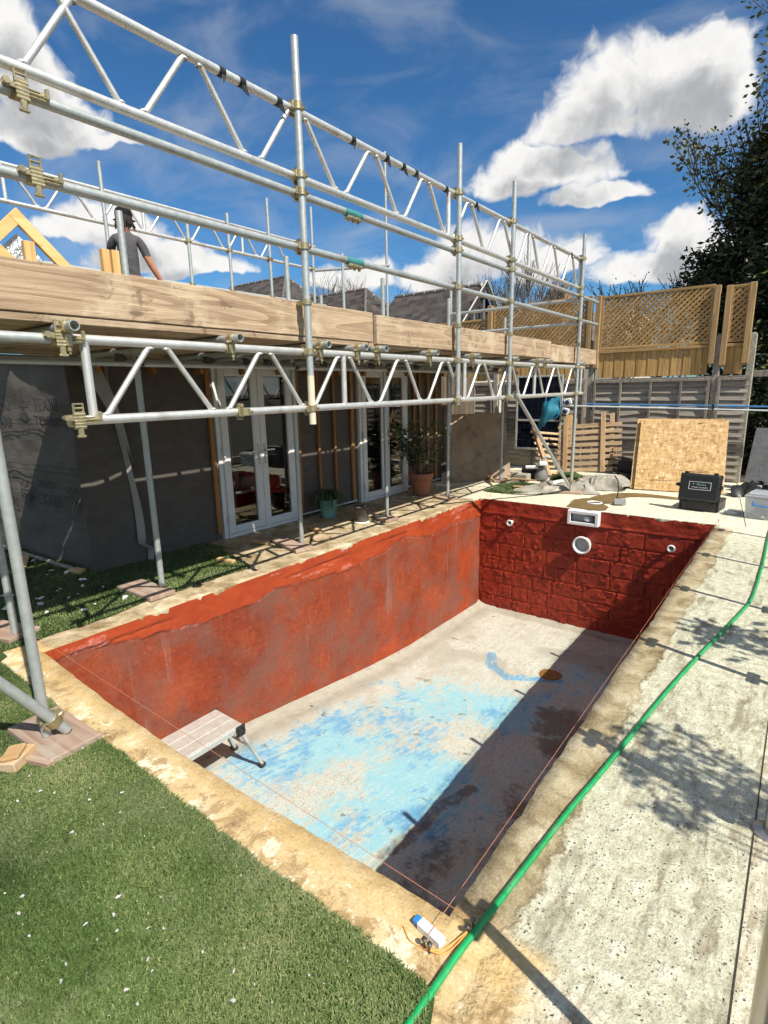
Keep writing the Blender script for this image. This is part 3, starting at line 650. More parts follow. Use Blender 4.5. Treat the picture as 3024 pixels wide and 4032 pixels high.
# right and near walls
def side_wall(name, P, a, b, label, flip):
    return fast_mesh(name, P.reshape(-1, 3), grid_faces(a, b, flip), MT['red_far'], None, True, kind='structure', label=label)
Yg, Tg = np.meshgrid(np.linspace(PY0 - .06, PY1 + .02, 160), np.linspace(0, 1, 40), indexing='ij'); Zg = floor_z(Yg) * Tg - .006
side_wall('pool_wall_right', np.stack([PX1 + .004 + .014 * (fbm(Yg * 4, Zg * 4, 5, 90) - .5), Yg, Zg], -1), 160, 40, 'shaded red pool wall under the slab by the hose', False)
Xg, Tg = np.meshgrid(np.linspace(PX0 - .02, PX1 + .02, 120), np.linspace(0, 1, 40), indexing='ij')
yn = e_near(Xg) - .012 + .010 * (fbm(Xg * 4, Tg * 6, 5, 91) - .5)
side_wall('pool_wall_near', np.stack([yn, yn, floor_z(yn) * Tg - .006], -1) * [0, 1, 1] + np.stack([Xg, Xg * 0, Xg * 0], -1), 120, 40, 'red pool wall under the sandy near edge', True)

# pool floor with worn blue paint
nx, ny = 230, 430
Xg, Yg = np.meshgrid(np.linspace(PX0 - .03, PX1 + .03, nx), np.linspace(PY0 - .1, PY1 + .05, ny), indexing='ij')
def gs(x, y, a, b, w=1.0, r=0): 
    c, s_ = math.cos(r), math.sin(r); dx = Xg - x; dy = Yg - y; u_ = dx * c + dy * s_; v_ = -dx * s_ + dy * c
    return w * np.exp(-(u_ / a) ** 2 - (v_ / b) ** 2)
region = np.maximum.reduce([gs(-2.95, 3.0, .62, .75), gs(-2.75, 4.2, .62, .95), gs(-2.15, 3.0, .7, .9, .95), gs(-2.15, 4.75, .6, .8, .95), gs(-3.35, 2.45, .35, .55, .9), gs(-2.5, 2.1, .9, .6, .85), gs(-1.5, 4.3, .6, .8, .6), gs(-3.2, 3.35, .36, .75, .95), gs(-1.45, 5.9, .6, .5, .9), gs(-1.2, 3.1, .4, .7, .3)])
n1 = fbm(Xg * 2.2, Yg * 1.5, 6, 100, .58)
n1b = fbm(Xg * 6 + Yg * 2, Yg * 4, 5, 110, .6)
blue = np.clip(region * .92 + (n1 - .5) * 1.3 + (n1b - .5) * 1.0 - .12, 0, 1) * sm(Xg + .12 * (n1 - .5), -3.68, -3.52)
blue *= sm(Yg + .35 * (n1 - .5), 5.55, 4.95) + sm(Xg + .2 * (n1 - .5), -2.1, -1.9)
def seg_d(pts):
    dm = np.full(Xg.shape, 9.0)
    for (ax, ay), (bx_, by) in zip(pts[:-1], pts[1:]):
        t = np.clip(((Xg - ax) * (bx_ - ax) + (Yg - ay) * (by - ay)) / ((bx_ - ax) ** 2 + (by - ay) ** 2), 0, 1)
        dm = np.minimum(dm, np.hypot(Xg - ax - t * (bx_ - ax), Yg - ay - t * (by - ay)))
    return dm
st = sm(seg_d([(-2.85, 5.86), (-2.72, 5.60), (-2.45, 5.46), (-2.15, 5.62), (-1.95, 5.72)]) + .05 * (fbm(Xg * 9, Yg * 9, 3, 101) - .5), .085, .05)
st = st * (.55 + .6 * fbm(Xg * 8, Yg * 8, 4, 111))
blue = blue * (1 - .6 * sm(Xg, -2.05, -1.85) * sm(np.abs(Yg - 5.8), .3, .9)); blue = np.maximum(blue, st)
deep = np.clip(np.maximum(st * .9, (fbm(Xg * 3.6 + 9, Yg * 2.6, 6, 102, .6) - .47) * 3.6 + .3 * gs(-3.0, 3.2, .5, .9)), 0, 1)
wet = np.clip(np.maximum.reduce([gs(-1.62, 4.9, .34, .42, 1.0), gs(-1.45, 4.45, .25, .3, .9), gs(-1.25, 3.3, .45, 1.0, .85), gs(-1.6, 2.6, .25, .5, .75), sm(seg_d([(-1.78, 3.35), (-1.86, 2.95), (-1.84, 2.6), (-1.9, 2.35)]), .10, .03) * .8, gs(-1.2, 2.1, .6, .35, .7)]) - .12 + (fbm(Xg * 5, Yg * 5, 5, 103) - .5) * .9, 0, 1) * sm(Xg, -2.02, -1.86)
wet = np.maximum(wet, sm(fbm(Xg * 9, Yg * 9, 4, 104), .74, .78) * .55)
edge = np.maximum(sm(Xg + .14 * (fbm(Xg * 5, Yg * 5, 4, 105) - .5), -3.42, -3.62), sm(Yg + .16 * (fbm(Xg * 5, Yg * 5, 4, 106) - .5), 7.08, 7.2))
edge = np.maximum(edge * (.45 + .55 * fbm(Xg * 6, Yg * 6, 3, 109)), .5 * sm(fbm(Xg * 1.1 + 3, Yg * 1.1, 4, 107), .62, .7) * sm(Yg, 4.8, 5.6))
Z = floor_z(Yg) + .006 * (fbm(Xg * 4, Yg * 4, 4, 108) - .5) + .05 * sm(Xg, -3.62, -3.83) ** 2 + .05 * sm(Yg, 7.16, 7.34) ** 2
fl = fast_mesh('pool_floor', np.stack([Xg, Yg, Z], -1).reshape(-1, 3), grid_faces(nx, ny), MT['pool_floor'], {'blue': blue, 'deep': deep, 'wet': wet, 'edge': edge}, True, kind='structure', label='sloping pool floor with patches of worn blue paint')

# turf: thin backing sheets, blades standing on them
def turf_edge_near(x): return .985 + .045 * (fbm(x * 2.2, x * 0, 4, 120) - .5) + .02 * (fbm(x * 12, x * 0, 3, 121) - .5)
def turf_edge_left(y): return -4.03 + .10 * (fbm(y * 1.7, y * 0, 4, 122) - .5) + .03 * (fbm(y * 12, y * 0, 3, 123) - .5)
mb = MB(); xs = np.linspace(-9.5, -.44, 150); P = np.zeros((150, 2, 3)); P[:, 0, 0] = P[:, 1, 0] = xs; P[:, 0, 1] = -1.6
te = np.where(xs > -3.9, turf_edge_near(xs), 1.05); P[:, 1, 1] = te - sm(xs, -.62, -.44) * .55; P[..., 2] = .007; mb.grid(P)
ysl = np.linspace(1.02, 3.36, 60); P = np.zeros((2, 60, 3)); P[0, :, 0] = -9.5; P[1, :, 0] = turf_edge_left(ysl) - .8 * sm(ysl, 3.1, 3.36); P[..., 1] = ysl; P[..., 2] = .008; mb.grid(P)
mb.build('lawn', MT['turf_base'], None, kind='structure', label='backing of the artificial lawn beside the pool')
rng = np.random.default_rng(3)
def blades(n, x0, x1, y0, y1, keep, ln, wd_):
    x = rng.uniform(x0, x1, n); y = rng.uniform(y0, y1, n); k = keep(x, y); x, y = x[k], y[k]; n = len(x)
    a = rng.uniform(0, 2 * np.pi, n); lean = rng.uniform(.45, 1.35, n); L = ln * rng.uniform(.6, 1.25, n); w_ = wd_ * rng.uniform(.7, 1.3, n)
    comb = .55 * (fbm(x * 3, y * 3, 3, 130) - .5) * 6
    dx = np.cos(a + comb * .3); dy = np.sin(a + comb * .3); px, py = -dy * w_ / 2, dx * w_ / 2
    b = np.stack([x, y, np.full(n, .006)], -1); s_ = np.stack([px, py, 0 * px], -1)
    m1 = b + np.stack([dx * L * .30 * lean, dy * L * .30 * lean, L * .62 * (1.2 - .35 * lean)], -1)
    t1 = b + np.stack([dx * L * .85 * lean, dy * L * .85 * lean, L * .80 * (1.25 - .6 * lean)], -1)
    V = np.stack([b - s_, b + s_, m1 + s_ * .9, m1 - s_ * .9, t1], 1).reshape(-1, 3)
    o_ = np.arange(n)[:, None] * 5
    F = np.concatenate([o_ + [0, 1, 2], o_ + [0, 2, 3], o_ + [3, 2, 4]], 0)
    tint = np.clip(rng.normal(.48, .2, n) + (fbm(x * 2.5, y * 2.5, 5, 131) - .5) * 1.3, 0, 1)
    return V, F, np.repeat(tint, 5)
V1, F1, t1_ = blades(260000, -4.0, -.44, .0, 1.05, lambda x, y: (y < turf_edge_near(x) + .012 - sm(x, -.66, -.46) * .5) & (y > .62 * (x + 1.2) + .05) & (y > -.25 * (x + 1.6) - .05), .021, .0034)
V2, F2, t2_ = blades(70000, -6.6, -3.9, .9, 3.4, lambda x, y: (x < turf_edge_left(y) + .01 - .8 * sm(y, 3.1, 3.36)) & ((y < 2.25) | (x > -5.15)), .03, .006)
V = np.concatenate([V1, V2]); F = np.concatenate([F1, F2 + len(V1)])
fast_mesh('grass', V, F, MT['turf'], {'tint': np.concatenate([t1_, t2_])}, False, kind='stuff', label='short green artificial grass blades of the lawn')

# ------------------------------------------------------------------ scaffold over the pool
TR = .02415
XB = -2.83           # plane of the lattice beams
def coupler(mb, p, a, b, s=1.0):
    """right-angle coupler between tube axis a (at p) and tube axis b (offset along n)"""
    a = Vector(a).normalized(); b = Vector(b).normalized(); n = a.cross(b).normalized(); p = Vector(p)
    for ax, off in ((a, n * -.0255), (b, n * .0255)):
        q = p + off
        mb.tube(q - ax * .021 * s, q + ax * .021 * s, .0335, 14)
        u = n.cross(ax); sd = 1 if ax is a else -1
        k = q + u * .040 * sd
        mb.box(k, (.024, .022, .030), basis(u, ax, u.cross(ax)), .004)
        mb.tube(k - n * .03 * (1 if ax is a else -1), k + n * .036 * (1 if ax is a else -1), .006, 6)
        mb.tube(k + n * .016 * (1 if ax is a else -1), k + n * .031 * (1 if ax is a else -1), .0125, 6)
        k2 = q - u * .040 * sd; mb.tube(k2 - ax * .02, k2 + ax * .02, .008, 8)
def open_coupler(mb, p, along, up):
    """loose coupler with its flap open: ribbed saddle, yoke frame, lug and swing bolt"""
    p = Vector(p); al = Vector(along).normalized(); up = Vector(up).normalized(); out = al.cross(up).normalized()
    if out.x < 0: out = -out
    B = basis(al, up, out)
    mb.tube(p - al * .034, p + al * .034, .031, 14)
    c = p + out * .036
    for k in range(5): mb.tube(c + up * (-.030 + k * .015) - al * .026, c + up * (-.030 + k * .015) + al * .026, .010, 8)
    mb.box(c, (.050, .074, .016), B, .003)
    y0 = c + up * .060
    for sx in (-1, 1): mb.box(y0 + al * .022 * sx, (.008, .046, .012), B, .002)
    mb.box(y0 + up * .020, (.052, .008, .012), B, .002); mb.box(y0 - up * .020, (.052, .008, .014), B, .002); mb.tube(y0 - al * .02, y0 + al * .02, .006, 8)
    mb.box(c - up * .052, (.026, .040, .016), B, .004); mb.box(c - up * .074, (.040, .012, .018), B, .003)
    mb.tube(c + al * .026 + up * .004, c + al * .098 + up * .004, .0065, 8)
    for q in (-.010, .014): mb.box(c + al * .062 + up * q, (.064, .007, .014), B, .002)
    mb.tube(c + al * .068 + up * .004, c + al * .086 + up * .004, .013, 6); mb.box(c + al * .100 + up * .018, (.016, .046, .020), B, .004)
    mb.tube(c - al * .060 + up * .016 - out * .012, c - al * .060 + up * .016 + out * .018, .014, 10); mb.box(c - al * .042 + up * .010, (.040, .024, .012), B, .003)

scaf = thing('scaffold', 'silver tube scaffold with lattice beams spanning over the empty red pool', 'scaffold', (-2.8, .85, 0))
def std(x, y, z0, z1, m='galv', nm='standard'):
    mb = MB(); mb.tube((x, y, z0), (x, y, z1), TR, 14, hollow=.86); return mb.build(nm, MT[m], scaf)
def rail(nm, p0, p1, m='galv'):
    mb = MB(); mb.tube(p0, p1, TR, 14, hollow=.86); return mb.build(nm, MT[m], scaf)
YS = (2.78, 4.81, 5.98, 8.30); XS = XB + .052
ZB0, ZB1, ZU0, ZU1, ZL1, ZL2 = 1.512, 1.896, 2.992, 3.378, 2.892, 2.566
for y, zb, zt in zip(YS, (1.40, 1.47, 1.50, 0.0), (3.755, 3.775, 3.77, 3.69)):
    st_ = std(XS, y, zb, zt)
    if y < 3:
        m_ = MB(); m_.tube((XS, y, 1.402), (XS, y, 1.735), TR + .0007, 14, caps=False); m_.build('cream_paint_sleeve', MT['cream_paint'], st_)
std(-2.72, .83, .045, 3.9)
for y, z1 in ((1.19, 2.2), (2.29, 2.94), (3.92, 2.90), (5.44, 2.91), (6.95, 2.85), (8.75, 2.75)): std(-4.17, y, .045, z1)
def lattice(z0, z1, ya, yb, diag, vert, tapes=(), par=scaf, X=XB, nm='lattice_beam', r=TR, mat='alu'):
    lb = bpy.data.objects.new(nm, None); COL.objects.link(lb); lb.parent = par; ORI[lb.name] = ORI[par.name]
    for z in (z0, z1):
        mb = MB(); mb.tube((X, ya, z), (X, yb, z), r, 14, hollow=.86); mb.build('chord', MT[mat], lb)
    for y0, y1 in diag:      # y at bottom, y at top
        mb = MB(); mb.path([(X, y0, z0 + .01), (X, y0 * .9 + y1 * .1, z0 + .045), (X, y0 * .1 + y1 * .9, z1 - .045), (X, y1, z1 - .01)], .0155, 10)
        for y, z in ((y0, z0 + .026), (y1, z1 - .026)): mb.lathe([(.017, -.006), (.022, 0), (.017, .006)], (X, y, z), 10)
        mb.build('strut', MT[mat], lb)
    for y in vert:
        mb = MB(); mb.tube((X, y, z0), (X, y, z1), .0215, 12); mb.build('strut', MT[mat], lb)
    for y in tapes:
        mb = MB(); mb.tube((X, y - .02, z1), (X, y + .022, z1), r + .003, 14); rt = random.Random(int(y * 100))
        mb.add([(X + .026, y - .01, z1 - .02), (X + .03, y + .02, z1 - .02), (X + .034, y + .016 + rt.uniform(-.03, .03), z1 - .075), (X + .03, y - .012, z1 - .055)], [(0, 1, 2, 3)])
        mb.build('black_tape', MT['black_tape'], lb)
    return lb
LD = [(1.36, 1.64), (2.0, 1.73), (2.11, 2.385), (2.74, 2.47), (2.86, 3.125), (3.51, 3.25), (3.62, 3.88), (4.22, 3.99), (4.35, 4.60), (4.95, 4.70), (5.10, 5.36), (5.70, 5.45), (5.79, 6.04), (6.39, 6.15), (6.50, 6.76), (7.15, 6.92), (7.24, 7.50), (7.86, 7.61), (7.95, 8.20), (8.52, 8.30)]
lattice(ZB0, ZB1, 1.245, 8.72, LD, (1.30, 3.185, 5.03, 6.835, 8.62))
UD = [(.50, .76), (1.10, .86), (1.20, 1.45), (1.63, 1.37), (1.745, 2.01), (2.37, 2.10), (2.49, 2.755), (3.17, 2.89), (3.27, 3.55), (3.90, 3.64), (4.0, 4.265), (4.62, 4.37), (4.79, 5.05), (5.39, 5.13), (5.49, 5.75), (6.10, 5.84), (6.23, 6.455), (6.84, 6.62), (6.95, 7.21), (7.52, 7.31), (7.65, 7.90), (8.21, 7.99)]
lattice(ZU0, ZU1, -.4, 8.42, UD, (4.70, 6.525, 8.32), (2.24, 2.38, 2.66, 3.36, 3.76, 3.98, 4.16, 4.64, 5.20, 7.90))
rail('guard_rail', (XB, -.6, ZL1), (XB, 9.22, ZL1)); rail('guard_rail', (XB, -.6, ZL2), (XB, 9.26, ZL2))
rail('ledger', (XB, -.6, ZB1 - .005), (XB, 1.235, ZB1 - .005))
rail('ledger', (-4.118, .2, 1.862), (-4.118, 9.2, 1.862)); rail('ledger', (-4.55, .2, 1.905), (-4.55, 9.2, 1.905))
rail('ledger', (-2.80, .6, 3.22), (-4.4, .6, 3.22))
TY = (1.21, 2.14, 2.90, 3.31, 3.56, 4.32, 5.12, 6.05, 6.81, 7.07, 8.36, .45)
for y in TY: rail('transom', (-2.70, y, 1.9447), (-4.75, y, 1.9447))
rail('end_rail', (-2.76, 8.36, ZL1 - .05), (-5.0, 8.36, ZL1 - .05)); rail('end_rail', (-2.76, 8.36, ZL2 - .05), (-5.0, 8.36, ZL2 - .05))
rail('brace', (-2.79, 6.18, 1.56), (-2.80, 8.26, .14)); rail('brace', (-2.665, .90, .055), (-2.655, .28, 1.02));
rail('standard', (-5.0, 8.40, .0), (-5.0, 8.40, 3.3)); rail('standard', (-3.9, 8.42, 1.4), (-3.9, 8.42, 2.75))
def cp(p, a=(0, 1, 0), b=(0, 0, 1), m='zinc'):
    mb = MB(); coupler(mb, p, a, b); mb.build('coupler', MT[m], scaf)
for y in YS:
    for z in (ZB0, ZB1, ZU0, ZU1, ZL1, ZL2): cp((XB + .026, y, z))
    mb = MB(); mb.tube((XS, y, 2.20), (XS, y, 2.235), .033, 14); mb.box((XS - .05, y, 2.217), (.07, .03, .03), None, .004); mb.build('toe_board_clip', MT['zinc'], scaf)
for y in (2.29, 3.92, 5.44, 6.95, 8.75):
    cp((-4.143, y, 1.862), (0, 1, 0), (0, 0, 1), 'steel_dark')
for y in TY:
    if y > 1: 
        mb = MB(); mb.tube((-2.80, y, 1.9447), (-2.755, y, 1.9447), .032, 12); mb.tube((XB, y - .02, ZB1), (XB, y + .02, ZB1), .033, 12)
        mb.box((XB + .045, y, ZB1 - .01), (.03, .03, .06), None, .004); mb.tube((XB + .05, y, ZB1 - .075), (XB + .05, y, ZB1 + .01), .006, 6); mb.tube((XB + .05, y, ZB1 - .06), (XB + .05, y, ZB1 - .045), .012, 6)
        mb.build('coupler', MT['zinc'], scaf)
    mb = MB(); coupler(mb, (-4.118, y, 1.905), (0, 1, 0), (1, 0, 0)); mb.build('coupler', MT['steel_dark'], scaf)
for p, al in (((XB, 1.17, ZL1), (0, 1, 0)), ((XB, 1.18, ZL2), (0, 1, 0)), ((XB, 1.185, ZB1 - .005), (0, 1, 0)), ((XB, 1.215, ZB0), (0, 1, 0))):
    mb = MB(); open_coupler(mb, p, al, (0, 0, 1)); mb.build('open_coupler', MT['zinc'], scaf)
cp((XB + .03, 2.19, ZB0)); cp((-2.693, .85, .13), (0, -.54, .84), (0, 0, 1)); cp((-2.79, 8.27, .2))
for z in (ZL1, ZL2):       # sleeve joints with teal tape
    mb = MB(); mb.tube((XB, 3.25, z), (XB, 3.44, z), TR + .003, 14); mb.build('sleeve_tape', plain('teal_tape', (.05, .22, .22), .5, 0, .3, 20) if 'teal' not in MT else MT['teal'], scaf)
    MT['teal'] = bpy.data.materials['teal_tape']
    mb = MB(); mb.box((XB + .004, 3.345, z - .034), (.05, .15, .024), None, .006)
    for k in (-.055, .0, .055): mb.tube((XB + .004, 3.345 + k, z - .062), (XB + .004, 3.345 + k, z - .02), .010, 6)
    for k in (-.03, .03): mb.tube((XB + .02, 3.345 + k, z - .034), (XB + .036, 3.345 + k, z - .034), .013, 8)
    mb.build('sleeve_coupler', MT['zinc'], scaf)

# boards
def board(nm, c, size, mat, label, group=None, R=None, cat='board', b=.004):
    mb = MB(); mb.box((0, 0, 0), size, None, b); o_ = mb.build(nm, mat, None, label=label, cat=cat, group=group, loc=c)
    if R is not None: o_.rotation_euler = R
    return o_
TB = -2.893
def toe(y0, y1, z, label, tilt=0.0, x=TB):
    o_ = board('toe_board', (x, (y0 + y1) / 2, z), (.038, y1 - y0, .225), MT['board'], label, 'toe boards along the scaffold edge', (0, tilt, 0))
    for yy in (y0 + .012, y1 - .012):
        mb = MB(); mb.box((0, yy - (y0 + y1) / 2, 0), (.041, .022, .228), None, .002); mb.build('end_band', MT['galv'], o_) if abs(yy) < -1 else None
toe(-.28, 3.612, 2.1215, 'long tan scaffold board on edge nearest the roof worker')
toe(3.622, 7.385, 2.104, 'tan scaffold board on edge between the two middle uprights and beyond', 0, TB + .032)
toe(7.395, 9.36, 2.068, 'short pale board on edge at the fence end of the scaffold', 0, TB + .034)
for i in range(10):
    x = (-2.995 - i * .2315) if i < 5 else (-4.092 if i == 5 else -4.308 - (i - 6) * .236)
    for (y0, y1) in ((-.35, 3.56), (3.57, 7.47), (7.48, 9.40)):
        sg = .015 * math.sin(i * 2.1 + y0)
        board('scaffold_board', (x, (y0 + y1) / 2 + sg, 1.9885), (.110 if i == 5 else .225, y1 - y0, .038), MT['board'], '%s flat deck board from the pool edge, %s' % (('first', 'second', 'third', 'fourth', 'fifth', 'narrow sixth', 'seventh', 'eighth', 'ninth', 'tenth')[i], 'in the length nearest the lawn' if y0 < 0 else 'in the middle length' if y0 < 5 else 'in the length nearest the fence'), 'boards of the scaffold deck')
mb = MB(); mb.box((0, 0, 0), (.06, .34, .012), None, .002)
for k in range(7): mb.box((0, -.14 + k * .045, -.012), (.064, .012, .014))
mb.build('board_band', MT['tool_steel'], None, label='galvanised band under the joint of two toe boards', cat='metal band', loc=(TB + .03, 3.62, 1.962))

# sole boards under the uprights
def sole(c, size, rz, label, m='board_x'): board('sole_board', c, size, MT[m], label, 'timber pads under scaffold uprights', (0, 0, rz))
sole((-2.735, .865, .024), (.44, .235, .036), .05, 'weathered board pad under the braced upright beside the lawn')
sole((-2.62, .79, .022), (.20, .17, .03), .35, 'broken board scrap beside the pad of the braced upright')
sole((-4.26, 2.19, .025), (.52, .225, .036), .03, 'board pad on the turf under an upright by the wrapped wall')
sole((-4.28, 3.86, .022), (.62, .22, .036), -.25, 'board pad on the path by the round lid')
sole((-4.15, 5.36, .022), (.30, .22, .036), -.2, 'board pad on the path beside the black bucket')
sole((-4.2, 6.93, .022), (.34, .20, .036), -.3, 'board pad on the path beside the terracotta pot')
sole((-4.22, 8.72, .022), (.34, .22, .036), .2, 'board pad under the upright in front of the plywood')
sole((-4.3, 1.17, .025), (.40, .225, .036), .3, 'board pad in shade under the leftmost upright')
sole((-2.80, 8.36, .022), (.36, .22, .036), .15, 'board pad under the far upright among the dust sheets')

# far scaffold beyond the building
scaf2 = thing('scaffold', 'distant thin silver scaffold seen behind the roof worker', 'scaffold', (-7.5, 3, 0)); XF = -7.5
_sc = scaf; scaf = scaf2
fd = []; y = 1.2
for k in range(9):
    fd += [(y + .05, y + .31), (y + .57 + .05, y + .36)]; y += .655
lattice(3.80, 4.19, .6, 7.78, fd, (2.80, 4.46, 6.12, 7.70), (), scaf2, XF)
for y, z1 in ((5.10, 4.05), (5.82, 4.32), (6.64, 4.72), (2.2, 4.6), (3.9, 4.5)): std(XF + .05, y, 0, z1)
std(XF + .05, 7.66, 0, 4.82); std(-6.6, 8.75, 0, 5.8); std(-6.6, 7.5, 0, 3.9); std(-5.9, 6.2, 0, 3.0)
rail('ledger', (XF, .6, 3.2), (XF, 8.0, 3.2)); rail('ledger', (-7.5, 7.66, 3.77), (-6.2, 8.3, 3.77))
for y in (5.10, 5.82, 6.64, 7.66): cp((XF + .025, y, 3.80)); cp((XF + .025, y, 3.2))
scaf = _sc

# ------------------------------------------------------------------ wrapped pool house
XW = -5.15
bld = thing('pool_house', 'low building wrapped in grey membrane with white double doors', 'building', (XW, 2.2, 0))
BR = lambda nm, mb, m, par=None: mb.build(nm, MT[m] if isinstance(m, str) else m, par or bld)
def wgrid(P0, U, V, nu, nv, amp, seed, nrm, nm, par=None, m='membrane', sag=0):
    u, v = np.meshgrid(np.linspace(0, 1, nu), np.linspace(0, 1, nv), indexing='ij'); U = np.array(U); V = np.array(V); n = np.array(nrm)
    lu, lv = np.linalg.norm(U), np.linalg.norm(V)
    h = amp * (fbm(u * lu * 3 + .5 * v * lv, v * lv * 4.5, 5, seed) - .5) + amp * .5 * np.abs(fbm(u * lu * 2, v * lv * 9, 4, seed + 9) - .5)
    P = np.array(P0) + u[..., None] * U + v[..., None] * V + h[..., None] * n
    mb = MB(); mb.grid(P); return BR(nm, mb, m, par)
# front wall panels around the doors, gable end facing the lawn
D1, D2, YE = (3.62, 4.80), (6.04, 7.24), 8.32
for k, (y0, y1, z0) in enumerate(((2.2, D1[0], 0), (D1[1], D2[0], .05), (D2[1], YE, .05))):
    wgrid((XW, y0, z0), (0, y1 - y0, 0), (0, 0, 2.02 - z0), int((y1 - y0) / .05), 44, .012, 200 + k, (1, 0, 0), 'membrane_wall')
for y0, y1 in (D1, D2):
    mb = MB(); mb.box((XW - .04, (y0 + y1) / 2, 2.03), (.08, y1 - y0, .10)); BR('lintel', mb, 'membrane')
wgrid((-9.0, 1.90, 0), (3.85, .3, 0), (0, 0, 2.02), 110, 60, .045, 210, (0, -1, 0), 'gable_wall')
# wrapped corner return and the loose flap beside it
mb = MB(); zs = np.linspace(0, 2.0, 30); P = np.zeros((30, 5, 3))
for k, z in enumerate(zs):
    wv = .02 * math.sin(z * 4); e = 2.52 + .06 * math.sin(z * 2.2 + .6) + (.10 if z < .15 else 0)
    for j, t in enumerate((0, .3, .6, .9, 1)):
        P[k, j] = (XW + .03 + (.05 * t ** 3 + .015 * math.sin(z * 5 + t * 3)), 2.16 + (e - 2.16) * t, z)
mb.grid(P); BR('corner_wrap', mb, 'membrane')
mb = MB(); P = np.zeros((30, 3, 3))
for k, z in enumerate(zs):
    e = 2.52 + .06 * math.sin(z * 2.2 + .6) + (.10 if z < .15 else 0)
    for j, t in enumerate((0, .5, 1)): P[k, j] = (XW + .085 + .05 * t + .02 * math.sin(z * 6) * t, e + .012 + (.03 + .02 * math.sin(z * 3)) * t, z)
mb.grid(P); BR('loose_edge', mb, 'membrane_pale')
mb = MB(); P = np.zeros((16, 4, 3))
for k in range(16):
    t = k / 15
    for j in range(4): q = j / 3; P[k, j] = (XW + .06 + .10 * math.sin(t * 3), 2.20 + .42 * t + (.16 * (1 - t) + .02) * q, 2.0 - .95 * t + .05 * q * math.sin(t * 5))
mb.grid(P); BR('hanging_flap', mb, 'membrane_pale')
# prints on the membrane: upright row high up, upside-down row lower
Rw = basis(Vector((1, 0, 0)), Vector((0, 0, 1)), Vector((0, -1, 0))); Ru = basis(Vector((-1, 0, 0)), Vector((0, 0, -1)), Vector((0, -1, 0)))
GY = lambda x: 2.150 + (x + 5.15) * .0779
Rw = rotz(math.atan(.0779)) @ Rw; Ru = rotz(math.atan(.0779)) @ Ru
for z in (1.42, 1.38, .98, .93): 
    mb = MB(); mb.box((-7.0, GY(-7.0) + .01, z), (3.7, .003, .006), rotz(math.atan(.0779))); BR('membrane_seam', mb, 'print')
def tri(cx, cz, s, up):
    mb = MB(); g = 1 if up else -1; y = 2.155 + (cx + 5.15) * .0779
    for a, b in (((-1, -.6), (1, -.6)), ((1, -.6), (0, 1)), ((0, 1), (-1, -.6))):
        p = Vector((cx + a[0] * s, y, cz + g * a[1] * s)); q = Vector((cx + b[0] * s, y, cz + g * b[1] * s)); d_ = (q - p).normalized(); mb.box((p + q) / 2, ((q - p).length, .002, .014), basis(d_, Vector((0, 1, 0)), d_.cross(Vector((0, 1, 0)))))
    mb.add([(cx - .45 * s, y, cz - g * .3 * s), (cx + .45 * s, y, cz - g * .3 * s), (cx, y, cz + g * .45 * s)], [(0, 1, 2)]); BR('printed_triangle', mb, 'print')
for cx in (-6.42, -5.52): text_mesh('TEXX3', .165, Rw, (cx, GY(cx), 1.55), 'printed_text', MT['print'], bld, .001, .9); text_mesh('CLASSIC', .10, Rw, (cx + .03, GY(cx), 1.40), 'printed_text', MT['print'], bld, .001, .9)
for cx in (-5.95, -6.85): tri(cx, 1.60, .11, True); text_mesh('VSA', .11, Rw, (cx, GY(cx), 1.44), 'printed_text', MT['print'], bld)
for cx in (-6.58, -5.72): text_mesh('TEXX3', .165, Ru, (cx, GY(cx), .66), 'printed_text', MT['print'], bld, .001, .9); text_mesh('CLASSIC', .10, Ru, (cx - .03, GY(cx), .81), 'printed_text', MT['print'], bld, .001, .9)
for cx in (-6.18, -5.30): tri(cx, .64, .12, False); text_mesh('VSA', .11, Ru, (cx, GY(cx), .78), 'printed_text', MT['print'], bld)
# battens
for y, w_ in ((3.57, .05), (5.22, .035), (5.53, .035), (5.90, .06), (7.45, .04), (7.62, .04), (7.86, .04), (8.12, .04), (4.86, .035)):
    mb = MB(); mb.box((XW + .03, y, 1.04), (.034, w_, 1.94), None, .003); BR('batten', mb, 'batten')
for y0, y1 in ((4.82, 5.98), (7.26, 8.3)):
    mb = MB(); mb.box((XW + .012, (y0 + y1) / 2, .045), (.03, y1 - y0, .02), None, .003); BR('base_trim', mb, 'upvc')
    mb = MB(); mb.box((XW + .004, (y0 + y1) / 2, 1.93), (.02, y1 - y0, .09), None, .003); BR('white_tape_strip', mb, 'white_tape')
# roof deck, eaves, dark interior
mb = MB(); mb.box(((XW - 9.0) / 2, 5.2, 1.965), (3.9, 6.2, .03)); BR('roof_deck', mb, 'ply')
for k in range(12):
    mb = MB(); mb.box((XW - .35, 2.4 + k * .53, 1.885), (.95, .045, .12), None, .003); BR('joist', mb, 'batten')
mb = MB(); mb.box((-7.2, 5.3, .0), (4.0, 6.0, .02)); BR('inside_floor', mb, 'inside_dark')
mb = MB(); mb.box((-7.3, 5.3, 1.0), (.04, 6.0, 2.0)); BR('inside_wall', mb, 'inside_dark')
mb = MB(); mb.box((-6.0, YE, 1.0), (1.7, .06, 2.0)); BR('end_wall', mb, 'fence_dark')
mb = MB(); mb.box((-6.1, 5.42, .95), (1.0, .04, 1.9), None, .004); BR('inside_partition', mb, 'inside_wood')
